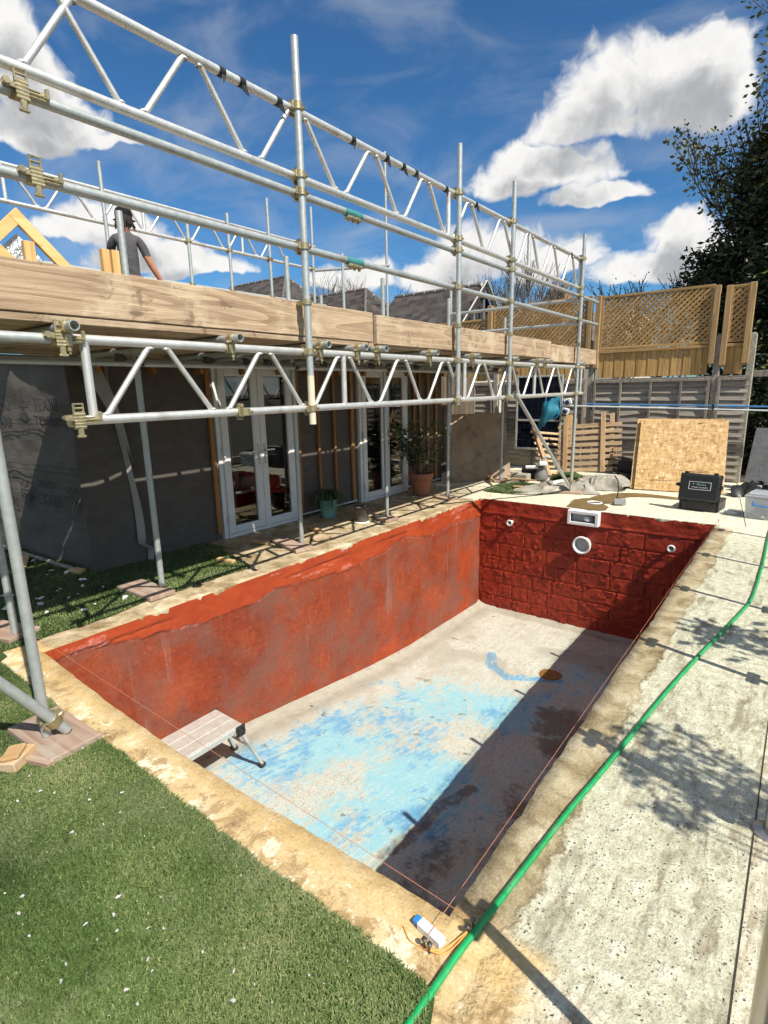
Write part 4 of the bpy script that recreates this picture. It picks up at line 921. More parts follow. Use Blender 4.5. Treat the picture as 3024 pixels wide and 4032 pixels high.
# double doors
def door_set(y0, y1, hinge_left=True):
    f = bpy.data.objects.new('double_door', None); COL.objects.link(f); f.parent = bld; ORI[f.name] = ORI[bld.name]
    X = XW + .02; zt = 1.955
    fr = MB()
    for y in (y0 + .028, y1 - .028): fr.box((X, y, zt / 2), (.07, .056, zt), None, .006)
    fr.box((X, (y0 + y1) / 2, zt - .028), (.068, y1 - y0 - .11, .056), None, .006); fr.box((X, (y0 + y1) / 2, .02), (.09, y1 - y0 - .11, .04), None, .006)
    BR('door_frame', fr, 'upvc', f)
    mid = (y0 + y1) / 2
    for a, b, s in ((y0 + .058, mid - .002, 1), (mid + .002, y1 - .058, -1)):
        lf = MB(); w_ = .088; z0, z1 = .045, zt - .06; Xl = X + .022
        for y in (a + w_ / 2, b - w_ / 2): lf.box((Xl, y, (z0 + z1) / 2), (.06, w_, z1 - z0), None, .008)
        for z in (z0 + w_ / 2, z1 - w_ / 2): lf.box((Xl, (a + b) / 2, z), (.058, b - a - 2 * w_ + .001, w_), None, .008)
        for y in (a + w_, b - w_): lf.box((Xl + .012, y, (z0 + z1) / 2), (.02, .014, z1 - z0 - 2 * w_), None, .004)
        BR('door_leaf', lf, 'upvc', f)
        gl = MB(); gl.box((Xl, (a + b) / 2, (z0 + z1) / 2), (.012, b - a - 2 * w_ + .006, z1 - z0 - 2 * w_ + .006)); BR('glass_pane', gl, 'door_glass', f)
        yh = (b - w_ / 2) if s > 0 else (a + w_ / 2)
        h = MB(); h.box((Xl + .034, yh, .92), (.010, .030, .24), None, .004); h.tube((Xl + .035, yh, .96), (Xl + .075, yh, .96), .009, 8); h.box((Xl + .075, yh - s * .055, .962), (.018, .13, .020), None, .006); h.box((Xl + .041, yh, .86), (.008, .018, .034), None, .003)
        BR('handle', h, 'stainless', f)
        yq = a if s > 0 else b
        for z in (.22, .98, 1.74):
            hg = MB(); hg.box((Xl + .034, yq + s * .02, z), (.014, .075, .085), None, .006); hg.tube((Xl + .046, yq, z - .05), (Xl + .046, yq, z + .05), .011, 8); BR('hinge', hg, 'upvc', f)
    return f
door_set(*D1); door_set(*D2)
for y0 in (D1[0] + .1, D2[0] + .15):
    mb = MB(); P = np.zeros((40, 2, 3)); t = np.linspace(0, 1, 40)
    P[:, 0, 0] = P[:, 1, 0] = XW - .22 + .03 * np.sin(t * 60); P[:, 0, 1] = P[:, 1, 1] = y0 + t * .28; P[:, 0, 2] = .1; P[:, 1, 2] = 1.9
    mb.grid(P); BR('curtain', mb, 'curtain')
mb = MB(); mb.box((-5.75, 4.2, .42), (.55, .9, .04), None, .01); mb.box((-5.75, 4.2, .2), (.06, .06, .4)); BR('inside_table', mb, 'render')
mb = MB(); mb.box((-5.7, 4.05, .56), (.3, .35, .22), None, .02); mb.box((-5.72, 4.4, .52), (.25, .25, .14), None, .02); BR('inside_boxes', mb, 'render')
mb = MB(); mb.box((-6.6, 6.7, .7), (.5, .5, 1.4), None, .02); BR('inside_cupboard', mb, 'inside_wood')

# ---- timber frame on the roof
gf = thing('timber_gable_frame', 'new pine gable frame standing on the roof of the wrapped building', 'timber frame', (-6.0, 2.3, 1.98))
for s, L in ((1, 2.0), (-1, 2.0)):
    mb = MB(); d = Vector((0, s * .695, -.719)); c = Vector((-6.0 - (.004 if s < 0 else 0), 2.305, 3.275)) + d * (L / 2 - .05) + Vector((0, 0, -.02))
    nrm = d.cross(Vector((1, 0, 0))); mb.box(c, (.05, L, .10), basis(Vector((1, 0, 0)), d, Vector((1, 0, 0)).cross(d)), .003); mb.build('rafter', MT['pine_g'], gf)
mb = MB(); mb.box((-6.0, 2.37, 2.52), (.05, .095, 1.07), None, .003); mb.build('stud', MT['pine_z'], gf)
mb = MB(); mb.add([(-6.05, 2.305, 3.12), (-6.05, 1.2, 2.05), (-6.05, 3.35, 2.05)], [(0, 1, 2)]); mb.add([(-6.07, 2.305, 3.12), (-6.07, 1.2, 2.05), (-6.07, 3.35, 2.05)], [(2, 1, 0)]); mb.build('foil_board', MT['foil'], gf)
mb = MB(); mb.box((-5.75, 1.9, 3.0), (.05, .10, .6), Matrix.Rotation(rad(45), 3, 'X'), .003); mb.build('rafter', MT['pine_g'], gf)
for k, (y, lbl) in enumerate(((2.83, 'short pine post end left of the roof worker, nearer the gable'), (2.915, 'short pine post end touching the other, nearer the roof worker'))):
    mb = MB(); mb.box((0, 0, .50), (.06, .072, 1.0), None, .003); mb.build('timber_post', MT['pine_z'], None, label=lbl, cat='timber', group='pine post ends on the roof', loc=(-5.5 + .02 * k, y, 1.985))

# ------------------------------------------------------------------ worker on the roof, seen from behind
def worker():
    base = Vector((-6.50, 3.62, 1.985)); f = Vector((-.86, .51, 0)).normalized(); r = Vector((f.y, -f.x, 0))
    root = thing('person', 'worker seen from behind in grey shirt, black cap and tool belt holding a green can', 'person', base)
    W3 = lambda p: base + r * p[0] + f * p[1] + Vector((0, 0, p[2]))
    sk = [  # position (right, forward, up), radius x, radius y, parent
        ((0, 0, .94), .132, .105, -1), ((0, .005, 1.04), .122, .096, 0), ((0, -.005, 1.16), .126, .100, 1), ((0, -.02, 1.29), .138, .112, 2), ((0, -.015, 1.40), .112, .095, 3),
        ((.0, .01, 1.475), .058, .060, 4), ((.0, .035, 1.535), .056, .058, 5), ((.0, .055, 1.60), .070, .085, 6), ((.0, .058, 1.67), .066, .080, 7),
        ((.115, -.01, 1.405), .064, .066, 4), ((.165, -.005, 1.34), .056, .058, 9), ((.215, 0, 1.20), .045, .046, 10), ((.270, .03, 1.09), .040, .040, 11), ((.345, .09, .965), .031, .028, 12), ((.370, .115, .905), .034, .022, 13),
        ((-.115, -.01, 1.405), .064, .066, 4), ((-.165, .03, 1.34), .055, .056, 15), ((-.190, .13, 1.22), .044, .045, 16), ((-.17, .27, 1.16), .038, .038, 17), ((-.13, .38, 1.17), .030, .028, 18),
        ((.095, 0, .84), .098, .102, 0), ((.11, .01, .66), .080, .082, 20), ((.115, .02, .47), .062, .064, 21), ((.12, 0, .30), .058, .060, 22), ((.125, -.01, .09), .042, .045, 23), ((.13, .10, .045), .040, .036, 24), ((.135, .18, .035), .034, .028, 25),
        ((-.095, 0, .84), .098, .102, 0), ((-.11, .01, .66), .080, .082, 27), ((-.115, .02, .47), .062, .064, 28), ((-.12, 0, .30), .058, .060, 29), ((-.125, -.01, .09), .042, .045, 30), ((-.13, .10, .045), .040, .036, 31), ((-.135, .18, .035), .034, .028, 32)]
    me = bpy.data.meshes.new('body_skeleton'); me.from_pydata([Vector(s_[0]) for s_ in sk], [(s_[3], i) for i, s_ in enumerate(sk) if s_[3] >= 0], [])
    ob = bpy.data.objects.new('tmp_body', me); COL.objects.link(ob)
    md = ob.modifiers.new('skin', 'SKIN'); md.branch_smoothing = .6; md.use_smooth_shade = True
    for i, s_ in enumerate(sk):
        v = me.skin_vertices[0].data[i]; v.radius = (s_[1], s_[2]); v.use_root = (i == 0)
    sb = ob.modifiers.new('sub', 'SUBSURF'); sb.levels = 2; sb.render_levels = 2
    dg = bpy.context.evaluated_depsgraph_get(); bm_ = bpy.data.meshes.new_from_object(ob.evaluated_get(dg)); bpy.data.objects.remove(ob)
    bm_.materials.clear()
    for k in ('shirt', 'skin', 'trousers'): bm_.materials.append(MT[k])
    co = np.zeros(len(bm_.vertices) * 3); bm_.vertices.foreach_get('co', co); co = co.reshape(-1, 3)
    # folds in the shirt
    sh = (co[:, 2] > 1.0) & (co[:, 2] < 1.42) & (np.abs(co[:, 0]) < .15)
    fold = .010 * np.sin(co[:, 2] * 60 + co[:, 0] * 22) * sm(co[:, 2], 1.30, 1.05) + .006 * (fbm(co[:, 0] * 9, co[:, 2] * 14, 3, 300) - .5)
    co[sh, 1] -= fold[sh] * 1.2; co[sh, 0] *= 1.0 + .05 * sm(co[sh, 2], 1.30, 1.02)
    for p in bm_.polygons:
        c = p.center; m = 0
        if c.z < 1.0: m = 2
        if c.z > 1.475: m = 1
        if abs(c.x) > .165 and c.z < 1.225: m = 1
        if c.x < -.12 and c.y > .12 and c.z > 1.0: m = 1
        if c.z < 1.02 and abs(c.x) > .24: m = 1
        p.material_index = m; p.use_smooth = True
    wc = [W3(q) - base for q in co]
    for v, q in zip(bm_.vertices, wc): v.co = q
    body = link('body', bm_, None, root)
    # right hand: palm plus five fingers closed round the can
    mb = MB(); wr = (0.370, .115, .90); can_c = (0.347, .150, .865)
    mb.path([W3(q) for q in ((0.360, .10, .935), (0.373, .120, .90), (0.377, .128, .86), (0.373, .135, .825))], [.028, .034, .036, .026], 10, True, .62)
    for k, (dz, L) in enumerate(((.872, .95), (.853, 1.0), (.834, .95), (.816, .8))):
        pts = [(0.387, .130, dz), (0.393, .163, dz - .004), (0.370, .190, dz - .006), (0.337, .186, dz - .006), (0.320, .168, dz - .004)]
        pts = pts[:4 + (L > .9)]
        mb.path([W3(q) for q in pts], [.0105, .010, .0095, .0085, .007][:len(pts)], 7)
    mb.path([W3(q) for q in ((0.363, .108, .885), (0.337, .112, .872), (0.317, .128, .865), (0.311, .148, .862))], [.013, .012, .0105, .008], 7); mb.build('hand', MT['skin'], root)
    mb = MB()     # left hand, mostly hidden in front of the body
    mb.path([W3(q) for q in ((-.15, .37, 1.17), (-.12, .41, 1.172), (-.09, .44, 1.17))], [.028, .034, .028], 10, True, .6)
    for k in range(4): mb.path([W3(q) for q in ((-.09 + .004 * k, .44, 1.19 - .016 * k), (-.06, .462, 1.188 - .016 * k), (-.035, .462, 1.178 - .016 * k))], [.010, .009, .0075], 6)
    mb.path([W3(q) for q in ((-.13, .40, 1.195), (-.10, .41, 1.215), (-.075, .43, 1.22))], [.012, .011, .009], 6); mb.build('hand', MT['skin'], root)
    # head: hair, ears, nose, cap with strap
    B = basis(r, f, Vector((0, 0, 1)))
    mb = MB(); mb.lathe([(.066, -.09), (.082, -.07), (.093, -.03), (.094, .0), (.09, .03)], W3((0, .030, 1.63)), 20, B, True, .05, 1.0, .95); mb.build('hair', MT['hair'], root)
    rh = random.Random(4); mb = MB()
    for k in range(70):
        a = rh.uniform(math.pi * 1.0, math.pi * 2.0); x = .086 * math.cos(a); y = .03 + .086 * math.sin(a)
        p0 = W3((x, y, 1.615 + rh.uniform(-.03, .02))); p1 = W3((x * 1.12, y + .1 * (y - .03) - .004, 1.545 + rh.uniform(-.02, .03))); p2 = W3((x * 1.25 + rh.uniform(-.015, .015), y - .010, 1.515 + rh.uniform(-.02, .03)))
        mb.path([p0, p1, p2], [.008, .007, .002], 4)
    mb.build('hair_ends', MT['hair'], root)
    mb = MB()
    for s_ in (-1, 1): mb.lathe([(.004, -.022), (.016, -.010), (.018, .006), (.010, .022)], W3((s_ * .086, .062, 1.605)), 8, B, True, 0, .45, 1)
    mb.build('ear', MT['skin'], root)
    mb = MB(); mb.path([W3(q) for q in ((0, .135, 1.625), (0, .158, 1.600), (0, .150, 1.585))], [.008, .013, .010], 8)
    for s_ in (-1, 1): mb.lathe([(.002, -.008), (.009, 0), (.002, .008)], W3((s_ * .032, .135, 1.63)), 8, B)
    mb.box(W3((0, .135, 1.560)), (.045, .012, .010), B, .003); mb.build('face', MT['skin'], root)
    mb = MB(); mb.lathe([(.094, -.005), (.099, .015), (.100, .045), (.090, .078), (.064, .103), (.030, .115), (.002, .118)], W3((0, .045, 1.645)), 22, B, True, 0, .95, 1.06)
    P = np.zeros((9, 4, 3))
    for k in range(9):
        a = rad(35 + k * 110 / 8)
        for j in range(4): q = .09 + j * .026; P[k, j] = W3((q * math.cos(a) * .95, .045 + q * math.sin(a) * 1.05, 1.655 - j * .006))
    mb.grid(P); mb.tube(W3((0, .045, 1.762)), W3((0, .045, 1.770)), .008, 8); mb.build('cap', MT['cap'], root)
    # belt, pouches, patch
    mb = MB(); mb.lathe([(.146, .93), (.150, .955), (.150, .985), (.146, 1.00)], W3((0, 0, 0)), 28, B, True, 0, 1.0, .80); mb.build('tool_belt', MT['belt'], root)
    mb = MB(); mb.path([W3(q) for q in ((-.16, -.05, .99), (-.10, -.128, .93), (0, -.142, .895), (.04, -.140, .885))], .016, 8, True, .5); mb.build('belt_strap', MT['belt'], root)
    mb = MB(); mb.box(W3((.145, -.06, .86)), (.06, .13, .19), B, .02); mb.build('tool_pouch', MT['trousers'], root)
    mb = MB(); mb.box(W3((.08, -.118, .885)), (.11, .03, .15), B, .01); mb.build('back_pocket', MT['trousers'], root)
    mb = MB(); mb.box(W3((.09, -.1345, .868)), (.026, .004, .030), B, .001); mb.build('pocket_patch', MT['label_white'], root)
    mb = MB(); mb.lathe([(.002, -.06), (.026, -.06), (.027, -.055), (.027, .045), (.020, .055), (.010, .06), (.002, .06)], W3((.353, .150, .860)), 14, Matrix.Rotation(.15, 3, 'X'))
    mb.build('spray_can', MT['can'], None, label='small green can held in the roof worker\'s hand', cat='can')
worker()

# ------------------------------------------------------------------ boundary fence at the far end
YF = 10.6
def clip_lath(x0, x1, z0, z1, cx, cz, sx):
    """segment of the 45 degree line through (cx,cz) inside the rectangle"""
    ts = []
    lo, hi = -9, 9
    for a, d, mn, mx in ((cx, sx, x0, x1), (cz, 1.0, z0, z1)):
        t0, t1 = (mn - a) / d, (mx - a) / d
        lo = max(lo, min(t0, t1)); hi = min(hi, max(t0, t1))
    return (lo, hi) if hi - lo > .02 else None
def trellis(x0, x1, z0, z1, label, pitch=.088):
    t = thing('trellis_panel', label, 'trellis', ((x0 + x1) / 2, YF, z0), 'trellis panels on top of the fence')
    for (c, s) in ((( (x0 + x1) / 2, z1 - .02), (x1 - x0, .045, .04)), (((x0 + x1) / 2, z0 + .02), (x1 - x0, .045, .04))):
        mb = MB(); mb.box((c[0], YF, c[1]), s, None, .003); mb.build('rail', MT['trellis'], t)
    for x in (x0 + .018, x1 - .018):
        mb = MB(); mb.box((x, YF, (z0 + z1) / 2), (.036, .043, z1 - z0 - .082), None, .003); mb.build('stile', MT['trellis_post'], t)
    X0, X1, Z0, Z1 = x0 + .03, x1 - .03, z0 + .03, z1 - .03
    for sx, dy in ((1, -.008), (-1, .006)):
        c = X0 - (Z1 - Z0) - pitch; 
        while c < X1 + (Z1 - Z0):
            sg = clip_lath(X0, X1, Z0, Z1, c, (Z0 + Z1) / 2, sx)
            if sg:
                a = Vector((c + sx * sg[0], YF + dy, (Z0 + Z1) / 2 + sg[0])); b = Vector((c + sx * sg[1], YF + dy, (Z0 + Z1) / 2 + sg[1]))
                d = (b - a).normalized(); mb = MB(); mb.box((a + b) / 2, ((b - a).length, .012, .037), basis(d, Vector((0, 1, 0)), d.cross(Vector((0, 1, 0)))))
                mb.build('lath', MT['trellis'], t)
            c += pitch
    return t
def boards_panel(x0, x1, z0, z1, label):
    t = thing('boarded_fence', label, 'fence panel', ((x0 + x1) / 2, YF, z0), 'new board panels in the middle of the fence'); n = int((x1 - x0) / .088)
    for k in range(n):
        w_ = (x1 - x0) / n; mb = MB(); mb.box((x0 + (k + .5) * w_, YF + .012 - .004 * (k % 2), (z0 + z1) / 2), (w_ - .004, .016, z1 - z0), Matrix.Rotation(.05, 3, 'Z'), .003); mb.build('fence_board', MT['feather'], t)
    for z in (z1 + .025,):
        mb = MB(); mb.box(((x0 + x1) / 2, YF - .004, z), (x1 - x0, .055, .05), None, .004); mb.build('rail', MT['trellis'], t)
    mb = MB(); mb.box(((x0 + x1) / 2, YF + .045, (z0 + z1) / 2), (x1 - x0, .04, .07)); mb.build('rail', MT['trellis'], t)
def lap_panel(x0, x1, label, bat, seed):
    t = thing('lap_panel', label, 'fence panel', ((x0 + x1) / 2, YF, 0), 'weathered lap panels low in the fence'); rn = random.Random(seed)
    z = .05; k = 0
    while z < 1.68:
        h = .15; n = 16; P = np.zeros((n, 3, 3)); xs_ = np.linspace(x0 + .02, x1 - .02, n)
        wav = .014 * (fbm(xs_ * 3 + k * 7.7, xs_ * 0, 3, seed) - .5) * 2; bow = .05 * np.sin((xs_ - x0) / (x1 - x0) * 9.4 + k) * (k in (8, 9)) * (seed == 2) * .5
        for j in range(3):
            P[:, j, 0] = xs_; P[:, j, 1] = YF + .02 - (.042, .038, .002)[j]; P[:, j, 2] = z + (0, .012, h)[j] + (wav + bow) * (j < 2)
        P[:, 0, 1] += .012
        mb = MB(); mb.grid(P, False); mb.build('lap_slat', MT['lap'], t); z += .117; k += 1
    for x in bat:
        mb = MB(); mb.box((x, YF - .036, .86), (.042, .030, 1.66), None, .004); mb.build('batten', MT['lap_post'], t)
    mb = MB(); mb.box(((x0 + x1) / 2, YF - .01, 1.72), (x1 - x0, .06, .035), None, .004); mb.build('top_rail', MT['lap_post'], t)
    mb = MB(); mb.box(((x0 + x1) / 2, YF - .034, 1.685), (x1 - x0, .03, .045), None, .004); mb.build('top_rail', MT['lap_post'], t)
TRL = trellis(-3.17, -1.42, 2.25, 3.17, 'wide honey brown trellis panel between two pairs of posts above the lap fence')
trellis(-1.19, -.93, 2.26, 3.12, 'narrow trellis panel beside the dark evergreen tree')
trellis(-5.30, -3.43, 2.30, 3.21, 'long trellis panel seen behind the scaffold end')
trellis(-7.4, -5.44, 2.25, 3.0, 'lower trellis section near the slate gable roof', .1)
boards_panel(-3.17, -1.42, 1.76, 2.19, 'golden upright boards below the wide trellis panel'); boards_panel(-1.19, -.93, 1.76, 2.19, 'golden upright boards below the narrow trellis panel')
boards_panel(-5.30, -3.43, 1.76, 2.23, 'golden upright boards behind the scaffold end'); boards_panel(-7.4, -5.44, 1.76, 2.19, 'golden upright boards behind the wrapped building')
lap_panel(-3.23, -1.34, 'silver grey lap fence panel behind the leaning chipboard', (-3.20, -2.75, -2.25, -1.78, -1.37), 2); lap_panel(-1.24, -.80, 'narrow grey lap fence panel in tree shade', (-1.22,), 3)
lap_panel(-7.2, -5.25, 'lap fence panel in deep shade behind the plywood sheet', (-6.8, -6.2, -5.7, -5.3), 5)
lap_panel(-5.10, -3.36, 'shaded lap fence panel behind the solar panel', (-4.95, -4.4, -3.9, -3.4), 4)
def tpost(x, z0, z1, w_, label, y=YF - .03):
    mb = MB(); mb.box((0, 0, (z1 - z0) / 2), (w_, .075, z1 - z0), None, .006); mb.box((0, -.0, -.012), (w_ * .6, .05, .03), None, .01)
    mb.build('timber_post', MT['trellis_post'], None, label=label, cat='post', group='timber posts carrying the trellis', loc=(x, y, z0))
for a in ((-3.365, 1.95, 3.20, .085, 'trellis post left of the gap nearest the scaffold rail ends'), (-3.215, 1.93, 3.19, .085, 'trellis post at the scaffold end of the wide panel'), (-1.375, 1.93, 3.14, .085, 'trellis post at the tree end of the wide panel'), (-1.215, 1.90, 3.12, .085, 'trellis post at the start of the narrow panel'),
          (-.905, 1.92, 3.13, .09, 'last trellis post against the dark tree'), (-5.36, 1.9, 3.24, .10, 'trellis post where the trellis steps down behind the scaffold')): tpost(*a)
for x, z1, lb_ in ((-3.295, 2.41, 'speckled concrete post beside the scaffold end'), (-1.29, 2.38, 'speckled concrete post between wide and narrow panels'), (-.83, 2.37, 'speckled concrete post at the tree end of the fence'), (-5.2, 2.3, 'concrete post in shade behind the scaffold deck')):
    mb = MB(); mb.box((0, 0, z1 / 2), (.10, .10, z1), None, .008); mb.box((0, 0, z1 + .008), (.07, .07, .02), None, .008)
    mb.build('concrete_post', MT['conc_post'], None, label=lb_, cat='post', group='concrete fence posts', loc=(x, YF - .005 + (.05 if z1 > 2.35 else 0), 0))
# dark close-boarded side fence seen under the scaffold deck
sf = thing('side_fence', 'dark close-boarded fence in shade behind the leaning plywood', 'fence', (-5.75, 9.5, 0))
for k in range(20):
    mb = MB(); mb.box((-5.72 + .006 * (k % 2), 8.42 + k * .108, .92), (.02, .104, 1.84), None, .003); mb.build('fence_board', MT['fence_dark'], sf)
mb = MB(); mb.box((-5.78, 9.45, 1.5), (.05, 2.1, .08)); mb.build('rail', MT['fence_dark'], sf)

# ------------------------------------------------------------------ glass fence along the edge by the camera
GX = .068
for k, y in enumerate((1.07, 2.20, 3.42, 4.60, 5.72, 6.85)):
    lb_ = ('steel post nearest the viewer at the picture edge', 'steel post with round base flange beside the worn slab', 'third steel glass-fence post along the slab', 'fourth steel glass-fence post along the slab', 'fifth steel glass-fence post along the slab', 'steel glass-fence post farthest along the slab')[k]
    t = thing('glass_fence_post', lb_, 'post', (GX, y, 0), 'steel posts of the glass fence')
    mb = MB(); mb.lathe([(.0, .012), (.052, .012), (.058, .006), (.058, 0)], (GX, y, 0), 24); mb.build('base_flange', MT['stainless'], t)
    mb = MB(); mb.tube((GX, y, .01), (GX, y, 1.06), .021, 16); mb.lathe([(.024, 1.05), (.024, 1.07), (.012, 1.08), (0, 1.08)], (GX, y, 0), 16); mb.build('shaft', MT['stainless'], t)
    for z in (.17, .84):
        for s_ in (-1, 1):
            mb = MB(); mb.box((GX, y + s_ * .042, z), (.034, .05, .055), None, .008); mb.build('glass_clamp', MT['stainless'], t)
for k, (y0, y1) in enumerate(((1.12, 2.15), (2.25, 3.37), (3.47, 4.55), (4.65, 5.67), (5.77, 6.80))):
    mb = MB(); mb.box((0, 0, .53), (.010, y1 - y0, .94), None, .001)
    mb.build('glass_screen', MT['fence_glass'], None, label=('clear glass fence panel at the picture edge beside the worn slab', 'clear glass panel past the flanged steel post', 'third clear glass panel along the slab', 'fourth clear glass panel along the slab', 'fifth clear glass panel farthest along the slab')[k], cat='glass panel', group='clear panels of the glass fence', loc=(GX, (y0 + y1) / 2, 0))
mb = MB(); mb.box((.65, 4.2, .02), (1.0, 12.0, .05), None, .01); mb.build('planting_bed', MT['soil'], None, kind='structure', label='soil bed behind the glass fence')

# ------------------------------------------------------------------ fittings in the far pool wall
Rm = basis(Vector((1, 0, 0)), Vector((0, 0, 1)), Vector((0, -1, 0)))       # local z points out of the wall
YW = PY1 + .03
def fitting(label, cat, nm, x, z): return thing(nm, label, cat, (x, YW, z))
t = fitting('white rectangular skimmer mouth set under the wet mortar', 'pool skimmer', 'pool_skimmer', -2.235, -.10)
cx, cz, w_, h_ = -2.23, -.103, .41, .195
mb = MB()
for s_ in (-1, 1): mb.box((cx + s_ * (w_ / 2 - .022), PY1 - .055, cz), (.044, .11, h_), None, .006); mb.box((cx, PY1 - .055, cz + s_ * (h_ / 2 - .021)), (w_ - .086, .108, .042), None, .005)
mb.build('frame', MT['white_plastic'], t)
mb = MB(); iw, ih = w_ - .088, h_ - .084
for a in ((cx, PY1 - .042, cz, iw + .02, .006, ih + .02), (cx - iw / 2 - .003, PY1 - .066, cz, .006, .05, ih), (cx, PY1 - .066, cz - ih / 2 - .003, iw, .05, .006)): mb.box(a[:3], a[3:])
mb.build('throat', MT['grey_plastic'], t)
mb = MB(); mb.lathe([(.05, 0), (.055, .01), (.055, .05), (.03, .06), (0, .06)], (cx + .05, PY1 - .07, cz - .035), 16, None, True, 0, .8, .45); mb.build('basket', MT['white_plastic'], t)
mb = MB(); mb.box((cx + .125, PY1 - .07, cz), (.014, .04, .09), None, .003); mb.build('weir_flap', MT['mid_grey'], t)
t = fitting('round white pool light niche below the skimmer', 'pool light', 'pool_light', -2.23, -.47)
c = (-2.225, PY1, -.475)
mb = MB(); mb.lathe([(.098, -.03), (.100, .075), (.122, .085), (.124, .105), (.116, .116), (.100, .112), (.096, .100), (.094, .04)], c, 40, Rm); mb.build('rim', MT['white_plastic'], t)
mb = MB(); mb.lathe([(.095, .045), (.085, .042), (.0, .040)], c, 40, Rm); mb.build('back_plate', MT['grey_plastic'], t)
mb = MB(); mb.lathe([(.0, .046), (.006, .046), (.006, .036)], (c[0] + .02, c[1], c[2] + .06), 10, Rm); mb.build('cable_gland', MT['rubber'], t)
for x, z, lb_ in ((-3.275, -.305, 'small white pool inlet at the scaffold side of the red wall'), (-1.145, -.345, 'small white pool inlet near the shaded corner of the red wall')):
    t = fitting(lb_, 'pool inlet', 'pool_inlet', x, z)
    mb = MB(); mb.lathe([(.024, -.03), (.024, .085), (.046, .090), (.048, .102), (.042, .108), (.030, .108), (.026, .100), (.022, .06)], (x, PY1, z), 24, Rm); mb.build('flange', MT['white_plastic'], t)
    mb = MB(); mb.lathe([(.023, .065), (0, .065)], (x, PY1, z), 20, Rm); mb.build('bore', MT['rubber'], t)
    mb = MB(); mb.box((x, PY1 - .098, z), (.008, .010, .040), Matrix.Rotation(.7, 3, 'Y'), .002); mb.build('nozzle_bar', MT['grey_plastic'], t)
# wet mortar patch, white ring, scraper tool
po = [(-2.50, 7.325), (-2.53, 7.55), (-2.57, 7.86), (-2.43, 8.10), (-2.40, 8.29), (-2.30, 8.50), (-2.22, 8.66), (-1.97, 8.82), (-1.70, 8.84), (-1.34, 8.76), (-1.32, 8.62), (-1.70, 8.60), (-1.96, 8.45), (-2.04, 8.20), (-2.03, 7.95), (-2.12, 7.75), (-2.02, 7.60), (-2.04, 7.32)]
pts = [(p.x, p.y) for p in spline([(x, y, 0) for x, y in po] + [(po[0][0], po[0][1], 0)], 6)][:-1]
mb = MB(); n = len(pts); cxm, cym = -2.18, 8.2
mb.add([(x + .012 * math.sin(k * 1.9), y + .010 * math.sin(k * 2.7), .007) for k, (x, y) in enumerate(pts)], [tuple(range(n))]); mb.build('mortar_patch', MT['mortar'], None, label='wet brown mortar patch smeared around the skimmer ring', cat='mortar')
mb = MB(); mb.lathe([(.104, .007), (.106, .016), (.090, .018), (.086, .014), (.084, -.06), (0, -.06)], (-2.26, 7.78, 0), 32); mb.build('skimmer_ring', MT['white_plastic'], None, label='white skimmer ring opening set in wet mortar', cat='ring')
t = thing('trowel', 'grey metal trowel with a thin upright handle beside the mortar', 'trowel', (-1.93, 7.80, 0))
mb = MB(); mb.box((-1.925, 7.80, .055), (.15, .012, .09), rotz(.35) @ Matrix.Rotation(-.5, 3, 'X'), .003); mb.build('blade', MT['tool_steel'], t)
mb = MB(); mb.box((-1.97, 7.86, .018), (.13, .10, .022), rotz(.35), .004); mb.build('plate', MT['tool_steel'], t)
mb = MB(); mb.path(spline([(-1.98, 7.85, .08), (-1.975, 7.87, .22), (-2.0, 7.9, .33), (-2.06, 7.95, .39)], 6), .009, 8); mb.build('handle', MT['rubber'], t)
# drain in the floor
mb = MB(); c = (-2.06, 5.80); zf = float(floor_z(c[1])); mb.lathe([(.0, .012), (.10, .012), (.125, .010), (.13, .003), (.13, -.01)], (c[0], c[1], zf), 30, None, True, .03); mb.build('floor_drain', plain('rusty_drain', (.30, .135, .030), .7, 0, .25, 12, .004), None, label='rusty brown drain cover in the pool floor at the end of the blue streak', cat='drain')

